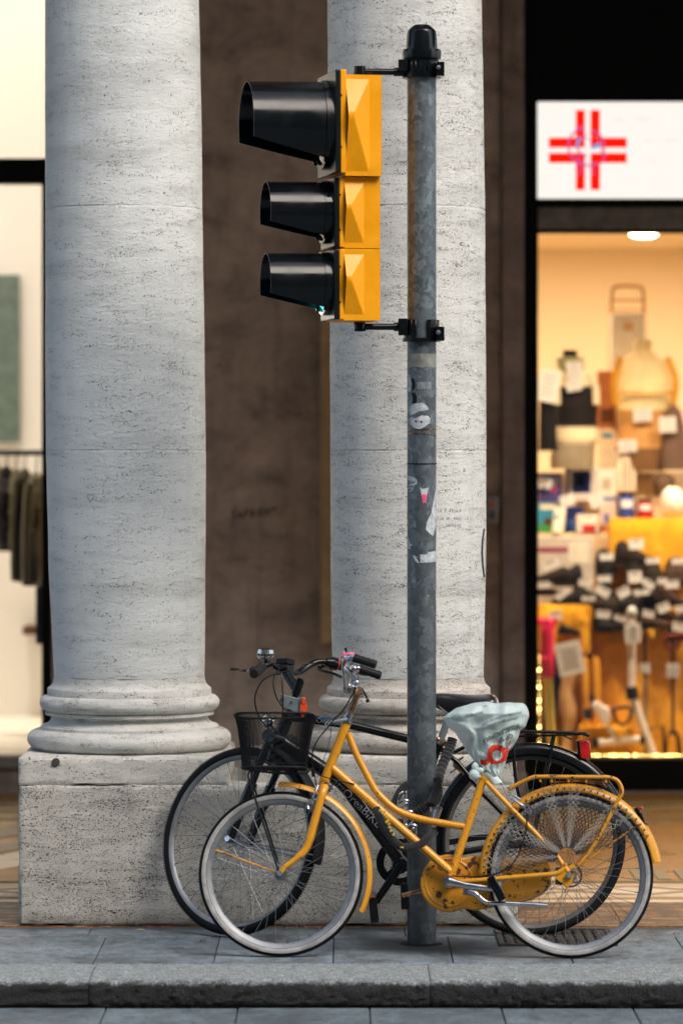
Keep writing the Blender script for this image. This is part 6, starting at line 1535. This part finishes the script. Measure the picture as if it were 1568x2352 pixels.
for i, (x0, lb) in enumerate(((1340,'long yellow stocking hanging left of two beside the price sheet'), (1366,'long yellow stocking hanging right of two beside the price sheet'))):
    t = thing('hanging_stocking', (X(x0, 22.3), 22.3, Z(1650, 22.3)), lb, 'stocking'); b = MB()
    b.loft([[loc_(t, x0 + dx + rx*math.cos(a), py, 22.3) + Vector((0,.02*math.sin(a),0)) for a in [2*PI*j/14 for j in range(14)]] for py, dx, rx in ((1508,0,5),(1520,1,9),(1560,2,10),(1610,4,8),(1655,6,9),(1668,4,12))]); b.build('fabric', YEL, t, smooth=80)
# pedal exerciser and white post
t = thing('pedal_exerciser', (X(1450, 22.15), 22.15, RZ), 'white folding exercise machine with a tall white tube and black pedal strap', 'exercise machine')
q_ = lambda px, py, y=0: loc_(t, px, py, 22.15) + Vector((0,y,0)); WH = mc(240,228,215, .4)
b = MB(); b.tube([q_(1449,1400), q_(1450,1580)], .024, 14); b.tube([q_(1450,1590), q_(1465,1640), q_(1500,1736)], .024, 14); b.tube([q_(1372,1706), q_(1470,1698)], .022, 14); b.tube([q_(1396,1668), q_(1414,1698)], .016, 10); b.build('tube', WH, t)
b = MB(); b.prism([(q_(*p).x, q_(*p).z) for p in ((1354,1616),(1374,1610),(1385,1622),(1396,1622),(1402,1650),(1398,1662),(1384,1668),(1376,1650))], -.03, .03); b.build('housing', WH, t, bev=.01)
b = MB(); b.tube([q_(1448,1578), q_(1452,1606)], .034, 14); b.tube([q_(1358,1707), q_(1374,1706)], .027, 12); b.tube([q_(1468,1698), q_(1480,1700)], .026, 12); b.tube([q_(1352,1600), q_(1364,1600)], .014, 8); b.tube([q_(1358,1600), q_(1360,1616)], .008, 8); b.cbox(q_(1350,1640), (.05,.05,.06)); b.build('joint', BLK, t)
b = MB(); b.tube(catmull([q_(1408,1628,-.03), q_(1446,1625,-.03), q_(1444,1650,-.03), q_(1430,1664,-.03), q_(1414,1656,-.03), q_(1410,1640,-.03)], 4, closed=True), .010, 8, closed=True); b.build('pedal_strap', BLK, t)
card(t, 1452, 1454, 36, 44, 22.11, 2, lines=5); b = MB(); b.ball(q_(1450,1408), .032, 12, sc_=(1,1,1.3)); b.build('knob', mc(190,190,185,.3), t)
for (px, pt, pb2, d, m_, lb, hz) in ((1479,1430,1650,22.2,mc(20,20,22),'thin black walking stick with a small white tag',0), (1544,1470,1690,22.15,mc(22,22,24),'black walking stick with a reddish handle and a four footed base',1)):
    t = thing('walking_stick', (X(px, d), d, RZ), lb, 'walking stick'); q_ = lambda x, y, yy=0: loc_(t, x, y, d) + Vector((0,yy,0))
    b = MB(); b.tube([q_(px, pt), q_(px + (0 if hz else 4), pb2 if hz else 1736)], .0095, 10); b.build('pole', m_, t)
    if hz:
        b = MB(); b.tube(catmull([q_(1530,1466), q_(1528,1480), q_(1543,1496), q_(1558,1482), q_(1560,1466)], 4), .011, 8); b.tube([q_(1526,1462), q_(1566,1458)], .013, 8); b.build('handle', mc(110,45,30), t)
        b = MB()
        for dx, yy in ((-18,-.05),(18,-.05),(-14,.05),(14,.05)): b.tube(catmull([q_(1544,1672), q_(1544+dx*.7,1690,yy*.7), q_(1544+dx,1736,yy)], 4), .0085, 8)
        b.build('base', BRN, t); card(t, 1544, 1540, 28, 32, d-.04, -3); 
    else:
        b = MB(); b.tube([q_(1479,1560), q_(1483,1737)], .011, 8); b.build('lower_pole', mc(150,140,125), t); card(t, 1480, 1535, 22, 24, d-.04, 3, lines=2)
t = thing('stick_bracket', (X(1505, 22.25), 22.25, RZ), 'black bent metal support frame standing beside the white machine', 'support frame'); q_ = lambda x, y: loc_(t, x, y, 22.25)
b = MB(); b.tube([q_(1492,1737), q_(1490,1672), q_(1522,1668), q_(1524,1737)], .010, 8); b.build('frame', BLK, t)

# ------------------------------------------------------------------ left shop: clothes rack and garments
t = thing('clothes_rack', (X(40, 22.9), 22.9, zf), 'black clothes rack carrying the jackets in the left shop', 'clothes rack')
q_ = lambda x, y, yy=0: loc_(t, x, y, 22.9) + Vector((0,yy,0))
b = MB(); b.tube([q_(-150,1040), q_(112,1040)], .016, 10); b.tube([q_(112,1040), q_(112,1700)], .014, 10); b.tube([q_(-150,1040), q_(-150,1700)], .014, 10); b.tube([q_(112,1700,-.25), q_(112,1700,.25)], .02, 10); b.tube([q_(-150,1700,-.25), q_(-150,1700,.25)], .02, 10); b.build('rail', BLK, t)
def jacket(pc, w_, y0, y1, d, mat, lb, seed, sleeve_=True):
    t = thing('jacket', (X(pc, d), d, Z(y1, d)), lb, 'jacket', 'jackets on the clothes rack'); q_ = lambda x, y, yy=0: loc_(t, x, y, d) + Vector((0,yy,0))
    b = MB(); rg = []
    n_ = 26
    for i in range(n_ + 1):
        v = i/n_; py = y0 + (y1-y0)*v; ww = w_*(.25 + .75*min(1, v*4)**.6)/2; puff = 1 + .14*abs(math.sin(v*PI*8)); 
        rg.append([q_(pc + ww*puff*math.cos(a) + v*3*noise.noise(Vector((v*3, seed, 0))), py, (.16 + .03*noise.noise(Vector((math.cos(a)*2, seed, v*4))))*math.sin(a)*puff*min(1, .35 + v*2)) for a in [2*PI*j/20 for j in range(20)]])
    b.loft(rg); b.build('body', mat, t, smooth=60)
    if sleeve_:
        b = MB(); m_ = 20; rg = []
        for i in range(m_ + 1):
            v = i/m_; py = y0 + 25 + (y1 - y0 - 20)*v*.97; px = pc - w_*.15 - 10*math.sin(v*2); puff = 1 + .12*abs(math.sin(v*PI*8))
            rg.append([q_(px + 13*puff*math.cos(a)*(1 - .25*v), py, -.17 + .055*puff*math.sin(a)) for a in [2*PI*j/14 for j in range(14)]])
        b.loft(rg); b.build('sleeve', mat, t, smooth=60)
    b = MB(); b.tube([q_(pc, y0 + 4), q_(pc, y0 - 8), q_(pc + 3, 1040.5)], .004, 6); b.build('hanger', BLK, t)
    return t
OL = mc(88,80,50, .55, .3); DK = mc(40,33,36); OL2 = mc(96,90,58, .6, .3)
jacket(84, 54, 1085, 1345, 22.6, OL, 'olive quilted jacket with banded sleeves, nearest the black window frame', 1)
jacket(58, 44, 1075, 1335, 22.85, mc(64,57,38,.6,.3), 'darker olive quilted jacket hanging second from the window frame', 2)
jacket(38, 34, 1075, 1260, 22.95, OL2, 'grey green coat hanging between the quilted and the dark ones', 3, False)
jacket(16, 42, 1070, 1265, 23.0, DK, 'dark purplish coat in the left shop', 4, False)
jacket(-8, 36, 1065, 1240, 23.05, mc(110,85,50), 'brownish coat cut by the left picture edge', 5, False)
t = thing('mirror_panel', (X(10, 24.3), 24.85, zf), 'tall grey green glass panel on the back wall of the left shop', 'mirror')
b = MB(); b.box(X(-120, 24.3) - t.location.x, X(29, 24.3) - t.location.x, 0, .04, Z(1014, 24.3) - zf, Z(622, 24.3) - zf); b.build('panel', mc(105,120,110, .25), t)
boxy('wall_shelf', 'low dark shelf fixed to the back wall of the left shop', 'shelf', 52, 108, 1440, 1458, 24.6, .29, BRN)
t = thing('dark_trousers', (X(103, 22.3), 22.3, Z(1478, 22.3)), 'striped and black trousers hanging just behind the window frame', 'trousers')
b = MB(); b.box(-.045, .05, -.1, .1, 0, Z(1345, 22.3) - Z(1478, 22.3)); b.build('black_leg', BLK, t, bev=.015); b = MB()
for i in range(14): b.box(-.02, .052, -.105, .105, Z(1330 - 11*i + 4, 22.3) - Z(1478, 22.3) + .02, Z(1330 - 11*i, 22.3) - Z(1478, 22.3) + .02)
b.build('stripe', mc(170,130,80), t)
